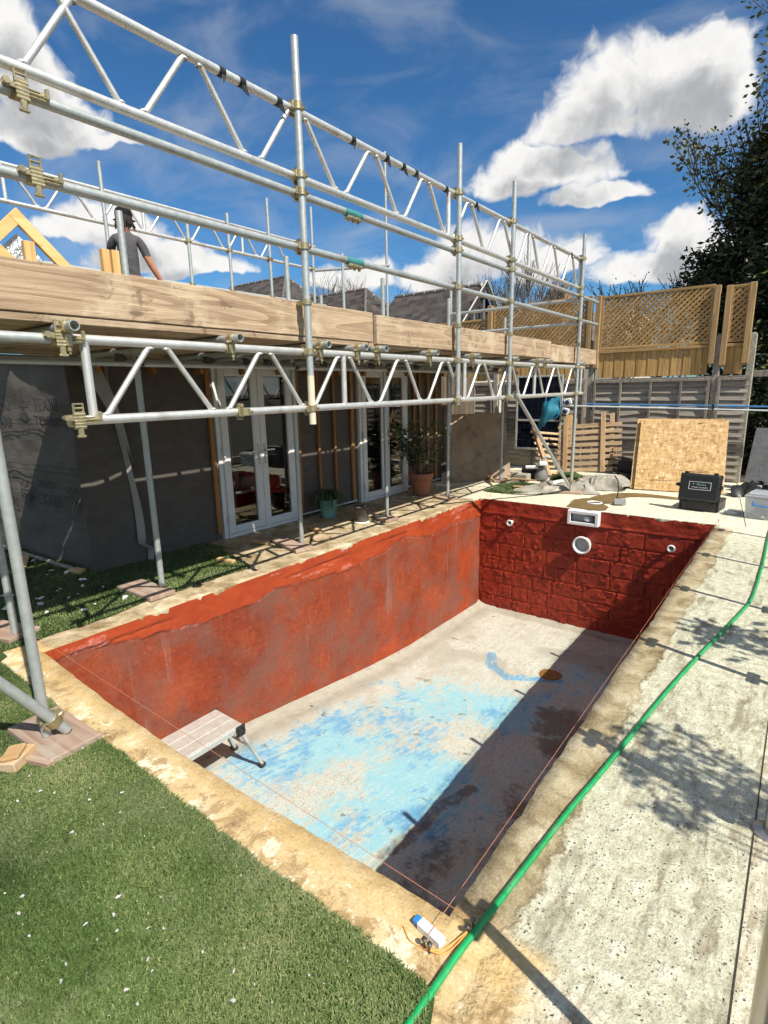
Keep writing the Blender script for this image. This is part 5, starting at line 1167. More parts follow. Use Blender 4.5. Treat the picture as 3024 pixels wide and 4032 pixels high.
# ------------------------------------------------------------------ work platform in the pool
t = thing('work_platform', 'folding aluminium work platform standing in the pool by the left wall', 'work platform', (-3.4, 1.95, -1.36)); zt = -.90
x0, x1, y0, y1 = -3.575, -3.235, 1.36, 2.30
for k in range(3):
    w_ = (x1 - x0) / 3; mb = MB(); mb.box((x0 + (k + .5) * w_, (y0 + y1) / 2, zt - .008), (w_ - .004, y1 - y0, .016), None, .003)
    mb.build('tread', MT['tread'] if 'tread' in MT else MT.setdefault('tread', plain('worn_tread', (.58, .555, .50), .55, .35, .16, 20, .001)), t)
for x in (x0 + .012, x1 - .012): mb = MB(); mb.box((x, (y0 + y1) / 2, zt - .038), (.022, y1 - y0, .045), None, .003); mb.build('side_rail', MT['alu'], t)
for y, s_ in ((y1 - .02, 1), (y0 + .02, -1)):
    for x in (x0 + .02, x1 - .02):
        mb = MB(); a = Vector((x, y, zt - .05)); b = Vector((x + (.03 if x > -3.4 else -.03), y + s_ * .17, float(floor_z(y)) + .01)); d = (b - a).normalized()
        mb.box((a + b) / 2, (.045, .024, (b - a).length), basis(Vector((1, 0, 0)), d.cross(Vector((1, 0, 0))) * -1, d), .003); mb.build('leg', MT['alu'], t)
        mb = MB(); mb.box(b, (.06, .05, .03), None, .006); mb.build('foot', MT['rubber'], t)
        mb = MB(); mb.box((x + (.024 if x > -3.4 else -.024), y, zt - .05), (.02, .085, .10), None, .012)
        for q in range(5): mb.tube((x + (.032 if x > -3.4 else -.032), y + .028 * math.cos(q * 1.26), zt - .05 + .03 * math.sin(q * 1.26)), (x + (.042 if x > -3.4 else -.042), y + .028 * math.cos(q * 1.26), zt - .05 + .03 * math.sin(q * 1.26)), .006, 6)
        mb.build('hinge_plate', MT['black_plastic'], t)
    mb = MB(); mb.box(((x0 + x1) / 2, y + s_ * .085, zt - .24), (x1 - x0, .02, .03), None, .003); mb.build('cross_bar', MT['alu'], t)

# ------------------------------------------------------------------ hose, string lines, nails, white block
hp = [(-.19, 6.95), (-.17, 5.93), (-.175, 4.87), (-.22, 4.46), (-.30, 3.95), (-.37, 3.48), (-.43, 3.0), (-.475, 2.57), (-.52, 2.17), (-.56, 1.88), (-.59, 1.58), (-.61, 1.33), (-.625, 1.14), (-.635, .91), (-.65, .70), (-.70, .4), (-.8, .0), (-.7, -.5)]
hp = [(-.25, 8.6), (-.20, 7.8)] + hp
mb = MB(); pt = spline([(x, y, -.006 + .0175 + (.012 if y < .9 else 0)) for x, y in hp], 10)
pt = [Vector((p.x + .004 * math.sin(i * .11 + 1), p.y, p.z)) for i, p in enumerate(pt)]
mb.path(pt, .0108, 12); mb.build('garden_hose', MT['hose'], None, label='bright green garden hose snaking along the slab beside the pool', cat='hose')
def line(label, a, b, m='string'):
    mb = MB(); mb.tube(a, b, .0011, 6); mb.build('string_line', MT[m], None, label=label, cat='string line')
NA = [(-.635, 1.225), (-.638, 1.195), (-.722, 1.083), (-.702, 1.080)]
line('taut string line along the near edge of the pool', (-.635, 1.225, .028), (-4.02, 1.262, .028)); line('taut string line along the slab side of the pool', (-.722, 1.083, .028), (-.706, 7.42, .028))
mb = MB(); mb.path(spline([(-.702, 1.08, .012), (-.67, 1.115, .006), (-.638, 1.195, .016)], 6), .0028, 6); mb.path(spline([(-.702, 1.08, .010), (-.66, 1.108, .005), (-.636, 1.20, .012)], 6), .0022, 6)
mb.path(spline([(-.702, 1.08, .01), (-.73, 1.078, .004), (-.77, 1.075, .004), (-.81, 1.10, .004)], 6), .0018, 6); mb.path([(-.722, 1.083, .02), (-.71, 1.08, .012), (-.702, 1.08, .012)], .002, 6)
mb.build('string_tail', MT['orange_string'], None, label='loose orange string wound between nails at the pool corner', cat='string')
for k, (x, y) in enumerate(NA + [(-4.02, 1.262), (-.706, 7.42)]):
    mb = MB(); mb.tube((0, 0, -.01), (0, 0, .032), .0035, 8); mb.lathe([(.0, .036), (.008, .036), (.009, .033), (.008, .030), (0, .030)], (0, 0, 0), 10)
    mb.build('nail', MT['nail'], None, label='dark masonry nail holding the string line', cat='nail', group='nails of the string lines', loc=(x, y, 0))
ang = math.atan2(-.024, .10); t = thing('string_block', 'white plastic block with blue end lying at the near pool corner', 'block', (-.73, 1.128, 0))
R = rotz(-.15); mb = MB(); mb.box((-.7265, 1.1265, .012), (.092, .030, .024), R, .002); mb.build('body', MT['white_plastic'], t)
mb = MB(); mb.box((-.7825, 1.135, .0115), (.020, .026, .021), R, .003); mb.build('blue_end', MT['blue_plastic'], t)

# ------------------------------------------------------------------ sheets, case, tub and clutter at the far end
def sheet(nm, p0, p1, lean, L, th, mat, label, cat):
    """board standing on the line p0-p1, leaning towards vector lean"""
    a = Vector((*p0, 0)); b = Vector((*p1, 0)); ux = (b - a).normalized(); up = Vector((lean[0], lean[1], math.sqrt(max(.05, 1 - lean[0] ** 2 - lean[1] ** 2)))).normalized()
    nz_ = ux.cross(up).normalized(); up = nz_.cross(ux)
    o_ = bpy.data.objects.new(nm, None)
    mb = MB(); mb.box((0, 0, L / 2), ((b - a).length, th, L), None, .002); ob = mb.build(nm, mat, None, label=label, cat=cat)
    M4 = basis(ux, -nz_, up).to_4x4(); M4.translation = (a + b) / 2 + Vector((0, 0, .012)); ob.matrix_world = M4; return ob
osb = sheet('chipboard_sheet', (-2.06, 9.13), (-.865, 9.33), (-.07, .45), 1.19, .018, MT['osb'], 'pale yellow chipboard sheet leaning in front, with printed marks', 'board')
sheet('chipboard_sheet', (-2.13, 9.17), (-.93, 9.37), (-.07, .46), 1.205, .018, MT['osb'], 'second chipboard sheet mostly hidden behind the front one', 'board')
# printed marks on the chipboard
pk = plain('stamp_ink', (.16, .09, .04), .8, 0, .2, 60)
mb = MB()
for (x, z, w_, h_) in ((.16, .33, .10, .012), (.16, .31, .10, .010), (.30, .345, .16, .008), (.31, .322, .14, .010), (-.45, .165, .02, .012)): mb.box((x, -.0105, z), (w_, .002, h_))
mb.path([(.27, -.0105, 1.15), (.25, -.0105, 1.12), (.22, -.0105, 1.125), (.20, -.0105, 1.115)], .006, 6); mb.build('stamp', pk, osb)
cu = text_mesh('OSB3 18mm 2440x1220', .030, basis(Vector((1, 0, 0)), Vector((0, 0, 1)), Vector((0, -1, 0))), (-.25, -.0105, .165), 'stamp_text', pk, osb, .0005)
sheet('plywood_sheet', (-4.86, 8.20), (-4.18, 9.20), (-.20, .14), 1.20, .018, MT['ply'], 'stained brown plywood sheet leaning at the end of the path', 'board')
# solar panel
t = thing('solar_panel', 'dark solar panel with pale frame standing against the shaded fence', 'solar panel', (-4.2, 10.4, .9)); x0, x1, z0, z1 = -4.67, -3.74, .40, 1.84
mb = MB()
for x in (x0 + .018, x1 - .018): mb.box((x, 10.42, (z0 + z1) / 2), (.036, .04, z1 - z0), None, .003)
for z in (z0 + .018, z1 - .018, .98): mb.box(((x0 + x1) / 2, 10.42, z), (x1 - x0 - .074, .038, .036), None, .003)
mb.build('frame', MT['alu'], t); mb = MB(); mb.box(((x0 + x1) / 2, 10.43, (z0 + z1) / 2), (x1 - x0 - .06, .008, z1 - z0 - .06)); mb.build('backing', MT['cell_back'], t)
for i in range(6):
    for j in range(9):
        mb = MB(); cw = (x1 - x0 - .084) / 6; ch = (z1 - z0 - .084) / 9; mb.box((x0 + .042 + (i + .5) * cw, 10.423, z0 + .042 + (j + .5) * ch), (cw - .006, .004, ch - .006), None, .0018); mb.build('solar_cell', MT['cell'], t)
# picket panels on their side
def picket(c, tilt, yaw, label, back=False):
    t = thing('picket_panel', label, 'picket panel', (0, 0, 0), 'picket panels leaning on the lap fence')
    for k in range(8):
        mb = MB(); z = .10 + k * .112; L = .93
        prof = [(-L / 2 + .012, -.034), (L / 2, -.034), (L / 2, .034), (-L / 2 + .012, .034), (-L / 2, .018), (-L / 2 - .004, 0), (-L / 2, -.018)]
        n = len(prof); mb.add([(x, -.009, z + q) for x, q in prof] + [(x, .009, z + q) for x, q in prof], [tuple(range(n)), tuple(range(n, 2 * n))[::-1]] + [(i, n + i, n + (i + 1) % n, (i + 1) % n) for i in range(n)])
        mb.build('slat', MT['picket'], t)
    for x, dz in ((-.33, 0), (.30, .05)):
        mb = MB(); mb.box((x, -.026 if not back else .026, .52 + dz), (.075, .032, 1.05), None, .004); mb.build('rail', MT['picket_rail'], t)
    t.location = c; t.rotation_euler = (tilt, rad(-5), yaw); return t
picket((-3.0, 9.62, .09), rad(-17), rad(8), 'front picket panel turned on its side with round slat ends'); picket((-2.90, 9.78, .085), rad(-17), rad(8), 'rear picket panel seen through the gaps of the front one', True)
mb = MB(); mb.box((0, 0, .57), (.11, .03, 1.14), None, .004); o_ = mb.build('fence_plank', MT['pine_z'], None, label='bright plank end standing behind the front picket panel', cat='plank', loc=(-3.42, 9.98, .0)); o_.rotation_euler = (rad(-14), rad(-6), 0)
t = thing('picket_panel', 'picket panel seen edge-on leaning left of the others', 'picket panel', (-3.6, 9.45, .0), 'picket panels leaning on the lap fence')
a = Vector((-3.52, 9.35, .08)); b = Vector((-4.02, 9.75, .90)); d = (b - a).normalized(); u = Vector((.35, .9, .1)); u = (u - d * u.dot(d)).normalized()
mb = MB(); mb.box((a + b) / 2, (.05, .075, (b - a).length), basis(u.cross(d), u, d), .004); mb.build('rail', MT['picket_rail'], t)
for k in range(8):
    mb = MB(); p = a + (b - a) * (.08 + k * .118); mb.box(p + u * .30 - u.cross(d) * .03, (.018, .75, .05), basis(u.cross(d), u, d), .003); mb.build('slat', MT['picket'], t)
# pool net, brush head and poles hooked along the fence
mb = MB(); mb.tube((-3.78, 10.40, 1.262), (-2.0, 10.42, 1.225), .015, 10); mb.tube((-2.05, 10.42, 1.226), (.4, 10.44, 1.172), .0125, 10); mb.tube((-2.07, 10.42, 1.226), (-1.97, 10.42, 1.224), .019, 10)
pw = mb.build('pool_pole', MT['pole_white'], None, label='white telescopic pool pole hung along the fence, the lower of two', cat='pole')
for x in (-3.20, -1.25): mb = MB(); mb.box((x, 10.43, 1.245), (.03, .06, .09), None, .005); mb.build('pole_hook', MT['black_plastic'], pw)
mb = MB(); mb.tube((-3.3, 10.43, 1.295), (.4, 10.45, 1.235), .0135, 10); mb.tube((-1.02, 10.45, 1.258), (-.92, 10.45, 1.257), .021, 10); mb.build('pool_pole', MT['pole_blue'], None, label='blue telescopic pool pole hung along the fence, the upper of two', cat='pole')
t = thing('leaf_net', 'teal pool leaf net hanging in front of the solar panel', 'pool net', (-3.9, 10.25, 1.2))
fp = spline([(-3.74, 10.26, 1.46), (-3.72, 10.26, 1.20), (-3.78, 10.25, 1.05), (-3.90, 10.24, 1.03), (-3.99, 10.25, 1.12), (-3.98, 10.26, 1.46), (-3.74, 10.26, 1.46)], 8)
mb = MB(); mb.path(fp, .011, 8); mb.build('hoop', MT['pole_blue'], t)
mb = MB(); P = np.zeros((16, 18, 3))
for i in range(16):
    for j in range(18):
        u, v = i / 15, j / 17; P[i, j] = (-3.73 - .30 * u - .05 * v * u + .015 * math.sin(v * 9 + u * 5), 10.22 - .16 * math.sin(u * 2.6) * math.sin(.3 + v * 2.2), 1.47 - v * (.34 + .36 * u) - .16 * u * (1 - v) + .012 * math.sin(u * 17))
mb.grid(P); mb.build('net_bag', MT['net_blue'], t)
t = thing('pool_brush', 'white and navy pool brush head at the end of the pole', 'pool brush', (-3.62, 10.38, 1.2))
for s_, z in ((1, 1.335), (-1, 1.165)):
    mb = MB(); mb.box((-3.64 + .02 * s_, 10.375, z), (.15, .03, .12), Matrix.Rotation(-.3 * s_, 3, 'Y'), .02); mb.build('head', MT['white_plastic'], t)
    mb = MB(); mb.box((-3.645 + .02 * s_, 10.355, z - .01), (.085, .012, .075), Matrix.Rotation(-.6 * s_, 3, 'Y'), .01); mb.build('brush_plate', MT['navy'], t)
# black open case with label
t = thing('tool_case', 'open black plastic tool case with printed label standing on the slab', 'tool case', (-1.0, 8.1, 0)); Rc = rotz(-.10)
C0 = Vector((-.985, 8.17, 0)); L3 = lambda x, y, z: C0 + Rc @ Vector((x, y, z))
mb = MB(); mb.box(L3(0, 0, .012), (.44, .36, .024), Rc, .01)
for s_ in (-1, 1): mb.box(L3(s_ * .222, 0, .07), (.022, .38, .13), Rc, .008); mb.box(L3(0, s_ * .182, .07), (.42, .022, .128), Rc, .008)
for s_ in (-1, 1):
    for q in (-.16, .16): mb.box(L3(q, s_ * .196, .062), (.05, .012, .11), Rc, .004)
mb.box(L3(0, 0, .136), (.475, .40, .014), Rc, .004); mb.build('case_base', MT['black_plastic'], t)
Rl = Rc @ Matrix.Rotation(rad(-9), 3, 'X'); LC = L3(-.005, -.195, .31); U = lambda x, y, z: LC + Rl @ Vector((x, y, z))
mb = MB(); mb.box(U(0, 0, 0), (.46, .085, .335), Rl, .018); mb.box(U(0, .035, 0), (.485, .018, .355), Rl, .006)
for x in (-.17, .17): mb.box(U(x, .0, .178), (.045, .05, .045), Rl, .006)
mb.box(U(0, .0, .168), (.24, .05, .018), Rl, .006); mb.box(U(-.245, 0, .02), (.04, .03, .05), Rl, .008); mb.box(U(.245, 0, .02), (.04, .03, .05), Rl, .008); mb.tube(U(-.28, 0, .02), U(-.25, 0, .02), .018, 8)
for q in range(4): mb.box(U(.233, -.005, -.10 + q * .055), (.012, .07, .016), Rl, .004)
mb.build('case_lid', MT['black_plastic'], t)
Rt = Rl @ basis(Vector((1, 0, 0)), Vector((0, 0, 1)), Vector((0, -1, 0)))
mb = MB(); lx, lz, lw, lh = .01, .022, .25, .098
for s_ in (-1, 1): mb.box(U(lx + s_ * lw / 2, -.0435, lz), (.005, .003, lh + .005), Rl); mb.box(U(lx, -.0435, lz + s_ * lh / 2), (lw, .0032, .005), Rl)
mb.build('label_border', MT['label_white'], t)
text_mesh('Plastica', .036, Rt, U(lx + .015, -.0435, lz + .017), 'label_text', plain('label_teal', (.25, .42, .45), .5, 0, .05, 20), t, .001); text_mesh('Pressure Testing Kit', .022, Rt, U(lx, -.0435, lz - .020), 'label_text', MT['label_white'], t, .001)
mb = MB(); mb.lathe([(.003, 0), (.009, 0), (.009, .002), (.003, .002)], U(lx - .075, -.0440, lz + .020), 12, Rt); mb.build('label_logo', bpy.data.materials['label_teal'], t)
# clear tub and small clear tray
t = thing('storage_tub', 'clear plastic storage tub with blue clip handle at the picture edge', 'tub', (-.26, 7.98, 0)); Rb = rotz(-.12); C0 = Vector((-.25, 8.0, 0)); L3 = lambda x, y, z: C0 + Rb @ Vector((x, y, z))
mb = MB()
for s_ in (-1, 1): mb.box(L3(s_ * .215, 0, .13), (.008, .36, .25), Rb @ Matrix.Rotation(.06 * s_, 3, 'Y'), .003); mb.box(L3(0, s_ * .175, .13), (.42, .008, .25), Rb @ Matrix.Rotation(-.06 * s_, 3, 'X'), .003)
mb.box(L3(0, 0, .01), (.41, .34, .012), Rb, .004); mb.build('tub_body', MT['clear'], t)
mb = MB(); mb.box(L3(0, 0, .275), (.47, .40, .03), Rb, .01); mb.box(L3(0, 0, .302), (.40, .33, .03), Rb, .012); mb.build('tub_lid', MT['clear'], t)
mb = MB(); mb.path([L3(q, -.205, .165 + .012 * abs(q) * 8) for q in (-.14, -.06, 0, .06, .14)], .008, 8); mb.box(L3(-.14, -.198, .19), (.012, .012, .06), Rb, .003); mb.build('handle', MT['blue_plastic'], t)
mb = MB()
for k in range(9): mb.box(L3(random.uniform(-.15, .15), random.uniform(-.12, .12), random.uniform(.03, .13)), (.10, .08, .05), rotz(random.random() * 3), .012)
mb.build('contents', MT['grey_plastic'], t); mb = MB(); mb.box(L3(-.02, -.186, .04), (.04, .003, .03), Rb); mb.build('sticker', MT['label_white'], t)
mb = MB(); mb.lathe([(.0, .004), (.085, .004), (.095, .01), (.10, .05), (.108, .055), (.098, .05), (.09, .012)], (-.62, 7.99, 0), 28, None, True, .04, 1.0, .75); mb.build('clear_tray', MT['clear'], None, label='small clear plastic tray between the black case and the tub', cat='tray')
# crumpled dust sheets and turf offcut
def crumple(nm, outline, h, seed, mat, label, cat, res=70):
    """sheet: quad patch a-b-c-d with folds"""
    A, B, C, D = [np.array(p, float) for p in outline]; u, v = np.meshgrid(np.linspace(0, 1, res), np.linspace(0, 1, res // 2), indexing='ij')
    P2 = (1 - u)[..., None] * (1 - v)[..., None] * A + u[..., None] * (1 - v)[..., None] * B + u[..., None] * v[..., None] * C + (1 - u)[..., None] * v[..., None] * D
    wv = np.stack([fbm(u * 4, v * 4, 4, seed) - .5, fbm(u * 4 + 5, v * 4, 4, seed + 1) - .5], -1) * .35; P2 = P2 + wv
    rd = 1 - np.abs(fbm(u * 3.5 + v * 1.5, v * 2.2, 2, seed + 2) - .5) * 4; rd2 = 1 - np.abs(fbm(u * 8, v * 4 + u * 3, 2, seed + 3) - .5) * 4
    env = sm(np.minimum(v, 1 - v), 0, .22) * (.45 + .55 * sm(np.minimum(u, 1 - u), 0, .12))
    z = .010 + h * env * np.clip(.35 + .55 * rd + .10 * rd2, 0, 1.2)
    mb = MB(); mb.grid(np.concatenate([P2, z[..., None]], -1)); return mb.build(nm, mat, None, label=label, cat=cat)
crumple('dust_sheet', ((-3.50, 7.86), (-2.42, 8.42), (-2.66, 9.05), (-3.35, 8.70)), .13, 400, MT['sheet'], 'long crumpled grey dust sheet nearest the pool edge', 'dust sheet')
crumple('dust_sheet', ((-2.85, 8.75), (-2.20, 8.75), (-2.20, 9.50), (-2.95, 9.45)), .20, 410, MT['sheet'], 'bulging grey dust sheet heaped below the picket panels', 'dust sheet')
mb = MB(); po = spline([(-4.03, 7.80, 0), (-3.98, 8.35, 0), (-3.75, 8.80, 0), (-3.35, 8.75, 0), (-3.22, 8.45, 0), (-3.45, 8.0, 0), (-3.75, 7.76, 0), (-4.03, 7.80, 0)], 5)[:-1]
mb.add([(p.x, p.y, .012) for p in po], [tuple(range(len(po)))]); tf = mb.build('turf_offcut', MT['turf_base'], None, label='ragged turf offcut lying at the far corner of the pool', cat='turf offcut')
V, F, tt = blades(9000, -4.05, -3.2, 7.75, 8.85, lambda x, y: ((x + 3.63) / .40) ** 2 + ((y - 8.28) / .50) ** 2 + .5 * (fbm(x * 6, y * 6, 3, 420) - .5) < 1.0, .04, .008)
fast_mesh('turf_pile', V + [0, 0, .006], F, MT['turf'], {'tint': tt}, False, tf, kind='stuff')
V, F, tt = blades(4500, -3.45, -2.75, 8.9, 9.3, lambda x, y: ((x + 3.1) / .32) ** 2 + ((y - 9.1) / .16) ** 2 < 1.0, .06, .009)
mb = MB(); mb.lathe([(0, .16), (.2, .13), (.30, .06), (.33, .0)], (-3.1, 9.1, 0), 18, None, True, .1, 1.0, .55); ts = mb.build('turf_roll', MT['turf_base'], None, label='clump of dark turf at the foot of the far upright', cat='turf offcut')
fast_mesh('turf_pile', V + np.stack([0 * V[:, 0], 0 * V[:, 0], .15 * (1 - ((V[:, 0] + 3.1) / .33) ** 2)], -1), F, MT['turf'], {'tint': tt}, False, ts, kind='stuff')
# pump with white pipes, pale lath pieces, black lengths
t = thing('pool_pump', 'grimy pool pump with white pipe stubs in the far corner', 'pump', (-3.72, 9.25, 0))
Rp = basis(Vector((0, 0, 1)), Vector((0, 1, 0)), Vector((-1, 0, 0)))
mb = MB(); mb.lathe([(0, 0), (.10, 0), (.115, .03), (.115, .10), (.08, .16), (.07, .20), (.085, .21), (.085, .24), (0, .25)], (-3.62, 9.22, .02), 20); mb.build('strainer', MT['mid_grey'], t)
mb = MB(); mb.tube((-3.62, 9.25, .14), (-3.98, 9.3, .14), .085, 16); mb.box((-3.85, 9.28, .05), (.22, .16, .06), None, .01)
for k in range(7): mb.tube((-3.72 - k * .035, 9.265, .14), (-3.735 - k * .035, 9.268, .14), .095, 14)
mb.build('motor', MT['black_plastic'], t)
mb = MB(); mb.tube((-3.66, 9.15, .25), (-3.86, 9.10, .24), .03, 12); mb.path(spline([(-3.62, 9.22, .26), (-3.60, 9.2, .36), (-3.54, 9.18, .42), (-3.46, 9.17, .44)], 5), .022, 10); mb.build('pipe', MT['white_plastic'], t)
mb = MB(); mb.box((-3.57, 9.14, .32), (.14, .10, .07), rotz(.5), .015); mb.build('valve', MT['white_plastic'], t)
for k, (x, y, L, a, lb_) in enumerate(((-3.35, 8.35, .75, .62, 'long pale lath lying across the turf offcut'), (-3.95, 8.95, .55, -.5, 'short pale lath beside the plywood foot'), (-3.78, 8.82, .45, .2, 'pale lath poking out below the plywood'), (-4.25, 8.55, .5, -.9, 'pale lath by the pad in front of the plywood'))):
    board('lath', (x, y, .045 + .012 * k), (L, .05, .018), MT['offcut'], lb_, None, (0, rad(3), a), 'lath')
mb = MB(); mb.box((0, 0, .05), (.34, .10, .10), None, .02); o_ = mb.build('white_block', MT['white_plastic'], None, label='white plastic piece sticking out of the dust sheet', cat='plastic piece', loc=(-3.16, 8.62, .02)); o_.rotation_euler = (.2, -.2, .5)
mb = MB(); mb.box((0, 0, .07), (.30, .20, .14), None, .01); mb.build('concrete_lump', MT['conc_post'], None, label='grey concrete block beside the pool pump', cat='block', loc=(-3.9, 8.98, 0))
for k in range(4):
    mb = MB(); mb.box((0, 0, 0), (1.0 + .12 * k, .09, .045), None, .006); o_ = mb.build('gutter_length', MT['black_plastic'], None, label='black plastic length in the pile behind the chipboard', cat='gutter', group='black lengths behind the chipboard', loc=(-2.25 + .05 * k, 9.75 + .1 * k, .12 + .06 * k)); o_.rotation_euler = (0, rad(12), rad(-14 + 4 * k))
mb = MB(); mb.box((0, 0, .18), (.32, .3, .36), None, .02); mb.build('black_crate', MT['black_plastic'], None, label='dark crate in shade behind the chipboard edge', cat='crate', loc=(-2.35, 9.98, 0))
# grey sheet and rubbish at the far right
R_ = sheet('slate_grey_sheet', (-.68, 9.9), (.25, 9.7), (-.05, .34), .98, .02, MT['mid_grey'], 'dirty dark grey sheet leaning below the evergreen tree', 'board')
mb = MB(); mb.box((0, 0, 0), (.55, .03, .10), None, .004); o_ = mb.build('fence_plank', MT['lap_post'], None, label='grey plank poking past the last fence post', cat='plank', loc=(-.55, 10.72, 1.76))
crumple('rubbish_bag', ((-.82, 9.35), (-.2, 9.1), (-.05, 9.5), (-.7, 9.75)), .22, 430, MT['black_plastic'], 'black rubbish sheeting piled behind the tub', 'plastic sheet', 40)

# ------------------------------------------------------------------ pots on the path
def leaves(nm, C, n, size, mat, parent, seed, aspect=.45):
    """C: (k,3) leaf anchor points"""
    r_ = np.random.default_rng(seed); k = len(C); d = r_.normal(size=(k, 3)); d[:, 2] = d[:, 2] * .6 + .1; d /= np.linalg.norm(d, axis=1)[:, None]
    s_ = np.cross(d, r_.normal(size=(k, 3))); s_ /= np.linalg.norm(s_, axis=1)[:, None]; L = size * r_.uniform(.6, 1.3, k)[:, None]
    C = np.asarray(C); nrm = np.cross(d, s_)
    V = np.stack([C, C + d * L * .5 + s_ * L * aspect * .5 + nrm * L * .08, C + d * L, C + d * L * .5 - s_ * L * aspect * .5 + nrm * L * .08], 1).reshape(-1, 3)
    F = np.arange(k)[:, None] * 4 + np.array([0, 1, 2, 3]); t_ = np.repeat(r_.random(k), 4)
    return fast_mesh(nm, V, F, mat, {'tint': t_}, False, parent)
t = thing('potted_shrub', 'leafy shrub in a large terracotta pot beside the far doors', 'potted plant', (-4.72, 7.05, 0)); cx, cy = -4.72, 7.05
mb = MB(); mb.lathe([(0, .0), (.135, .0), (.14, .02), (.178, .28), (.195, .285), (.20, .30), (.20, .345), (.19, .35), (.18, .34), (.172, .30)], (cx, cy, 0), 32); mb.lathe([(.171, .205), (.178, .215), (.175, .225)], (cx, cy, 0), 32); mb.build('pot', MT['terracotta'], t)
mb = MB(); mb.lathe([(.175, .31), (0, .32)], (cx, cy, 0), 24); mb.build('soil', MT['soil'], t)
rs = random.Random(12); mb = MB(); anch = []
for k in range(11):
    a = rs.uniform(0, 6.28); p = Vector((cx + .04 * math.cos(a), cy + .04 * math.sin(a), .30)); pts = [p]; d = Vector((.45 * math.cos(a), .45 * math.sin(a) , 1.1)).normalized()
    for q in range(6):
        d = (d + Vector((rs.uniform(-.3, .3), rs.uniform(-.3, .3), rs.uniform(-.05, .25)))).normalized(); p = p + d * rs.uniform(.10, .17); pts.append(p)
        if q > 0:
            for _ in range(9): anch.append(p + Vector((rs.gauss(0, .05), rs.gauss(0, .05), rs.gauss(0, .05))))
    mb.path(pts, [.010, .009, .008, .007, .005, .004, .003], 6)
mb.build('stem', MT['bark'], t); leaves('foliage', np.array(anch), 0, .085, MT['leaf_pot'], t, 5)
t = thing('potted_plant', 'trailing plant in a pale green glazed pot between the doors', 'potted plant', (-4.86, 5.08, 0)); cx, cy = -4.86, 5.08
mb = MB(); mb.lathe([(0, 0), (.085, 0), (.092, .01), (.11, .15), (.125, .245), (.128, .25), (.118, .25), (.108, .22)], (cx, cy, 0), 26); mb.build('pot', MT['glaze'], t)
mb = MB(); mb.lathe([(.112, .225), (0, .235)], (cx, cy, 0), 20); mb.build('soil', MT['soil'], t)
mb = MB()
for k in range(130):
    a = rs.uniform(0, 6.28); q = rs.uniform(0, .09); p = Vector((cx + q * math.cos(a), cy + q * math.sin(a), .23)); o2 = Vector((math.cos(a), math.sin(a), 0)); h = rs.uniform(.05, .16); rch = rs.uniform(.05, .17)
    mb.path([p, p + o2 * rch * .4 + Vector((0, 0, h)), p + o2 * rch + Vector((0, 0, h * .6)), p + o2 * rch * 1.25 + Vector((0, 0, h * -.4 - .05))], [.004, .005, .004, .001], 4)
mb.build('foliage', plain('trailing_leaf', (.05, .09, .025), .5, 0, .3, 30), t)
t = thing('bucket', 'dirty black bucket standing on the sunny path edge', 'bucket', (-4.33, 5.12, 0)); cx, cy = -4.33, 5.12
mb = MB(); mb.lathe([(0, .012), (.078, .012), (.082, .02), (.095, .19), (.104, .195), (.104, .21), (.094, .212), (.088, .19), (.075, .05), (0, .045)], (cx, cy, 0), 26); mb.build('body', plain('dirty_bucket', (.10, .085, .07), .8, 0, .6, 14, .002), t)
mb = MB(); mb.lathe([(0, .0), (.10, .0), (.105, .006), (.10, .012), (0, .012)], (cx, cy, 0), 26); mb.build('saucer', MT['stone'], t)
mb = MB(); mb.box((cx + .14, cy + .17, .06), (.04, .22, .02), rotz(-.3), .006); mb.build('handle', MT['rubber'], t)
mb = MB(); mb.lathe([(0, .012), (.085, .012), (.098, .018), (.106, .028), (.112, .026), (.104, .006), (.09, 0)], (-4.17, 4.22, 0), 30, None, True, .02); mb.build('round_lid', plain('sandy_lid', (.42, .30, .19), .8, 0, .12, 10), None, label='round sandy saucer lying on the path near the white doors', cat='saucer')
for k, (x, y, L, a, lb_) in enumerate(((-4.62, 3.72, .24, .2, 'rough timber scrap on the path by the near doors'), (-4.5, 4.45, .30, -.3, 'brown stick lying on the shaded path'), (-4.36, 3.08, .22, .1, 'pale wood chunk where the turf meets the path'))):
    board('timber_scrap', (x, y, .025), (L, .055, .04), MT['offcut'], lb_, None, (0, 0, a), 'timber scrap', .006)
# timber offcuts and chips on the lawn
t_ = board('timber_offcut', (-2.665, .675, .034), (.105, .135, .05), MT['offcut'], 'short square timber offcut on the grass below the braced upright', None, (.05, -.08, .55), 'timber offcut')
board('timber_offcut', (-2.66, .67, .070), (.075, .10, .02), MT['offcut'], 'splintered flat piece lying on the square offcut', None, (.02, -.1, .9), 'timber offcut', .006)
rs = random.Random(31); cm = []
for k in range(5):
    mb = MB(); r_ = random.Random(k); vs = []
    for th in range(7):
        a = th / 7 * 6.28; q = r_.uniform(.6, 1.1); vs.append((math.cos(a) * q, math.sin(a) * q * r_.uniform(.5, .9), 0))
    top = [(x * .75, y * .75, .45 + r_.uniform(-.12, .12)) for x, y, z in vs]; mb.add(vs + top, [tuple(range(7, 14))] + [(i, (i + 1) % 7, 7 + (i + 1) % 7, 7 + i) for i in range(7)]); me = mb.mesh('stone_chip'); me.materials.append(MT['stone']); cm.append(me)
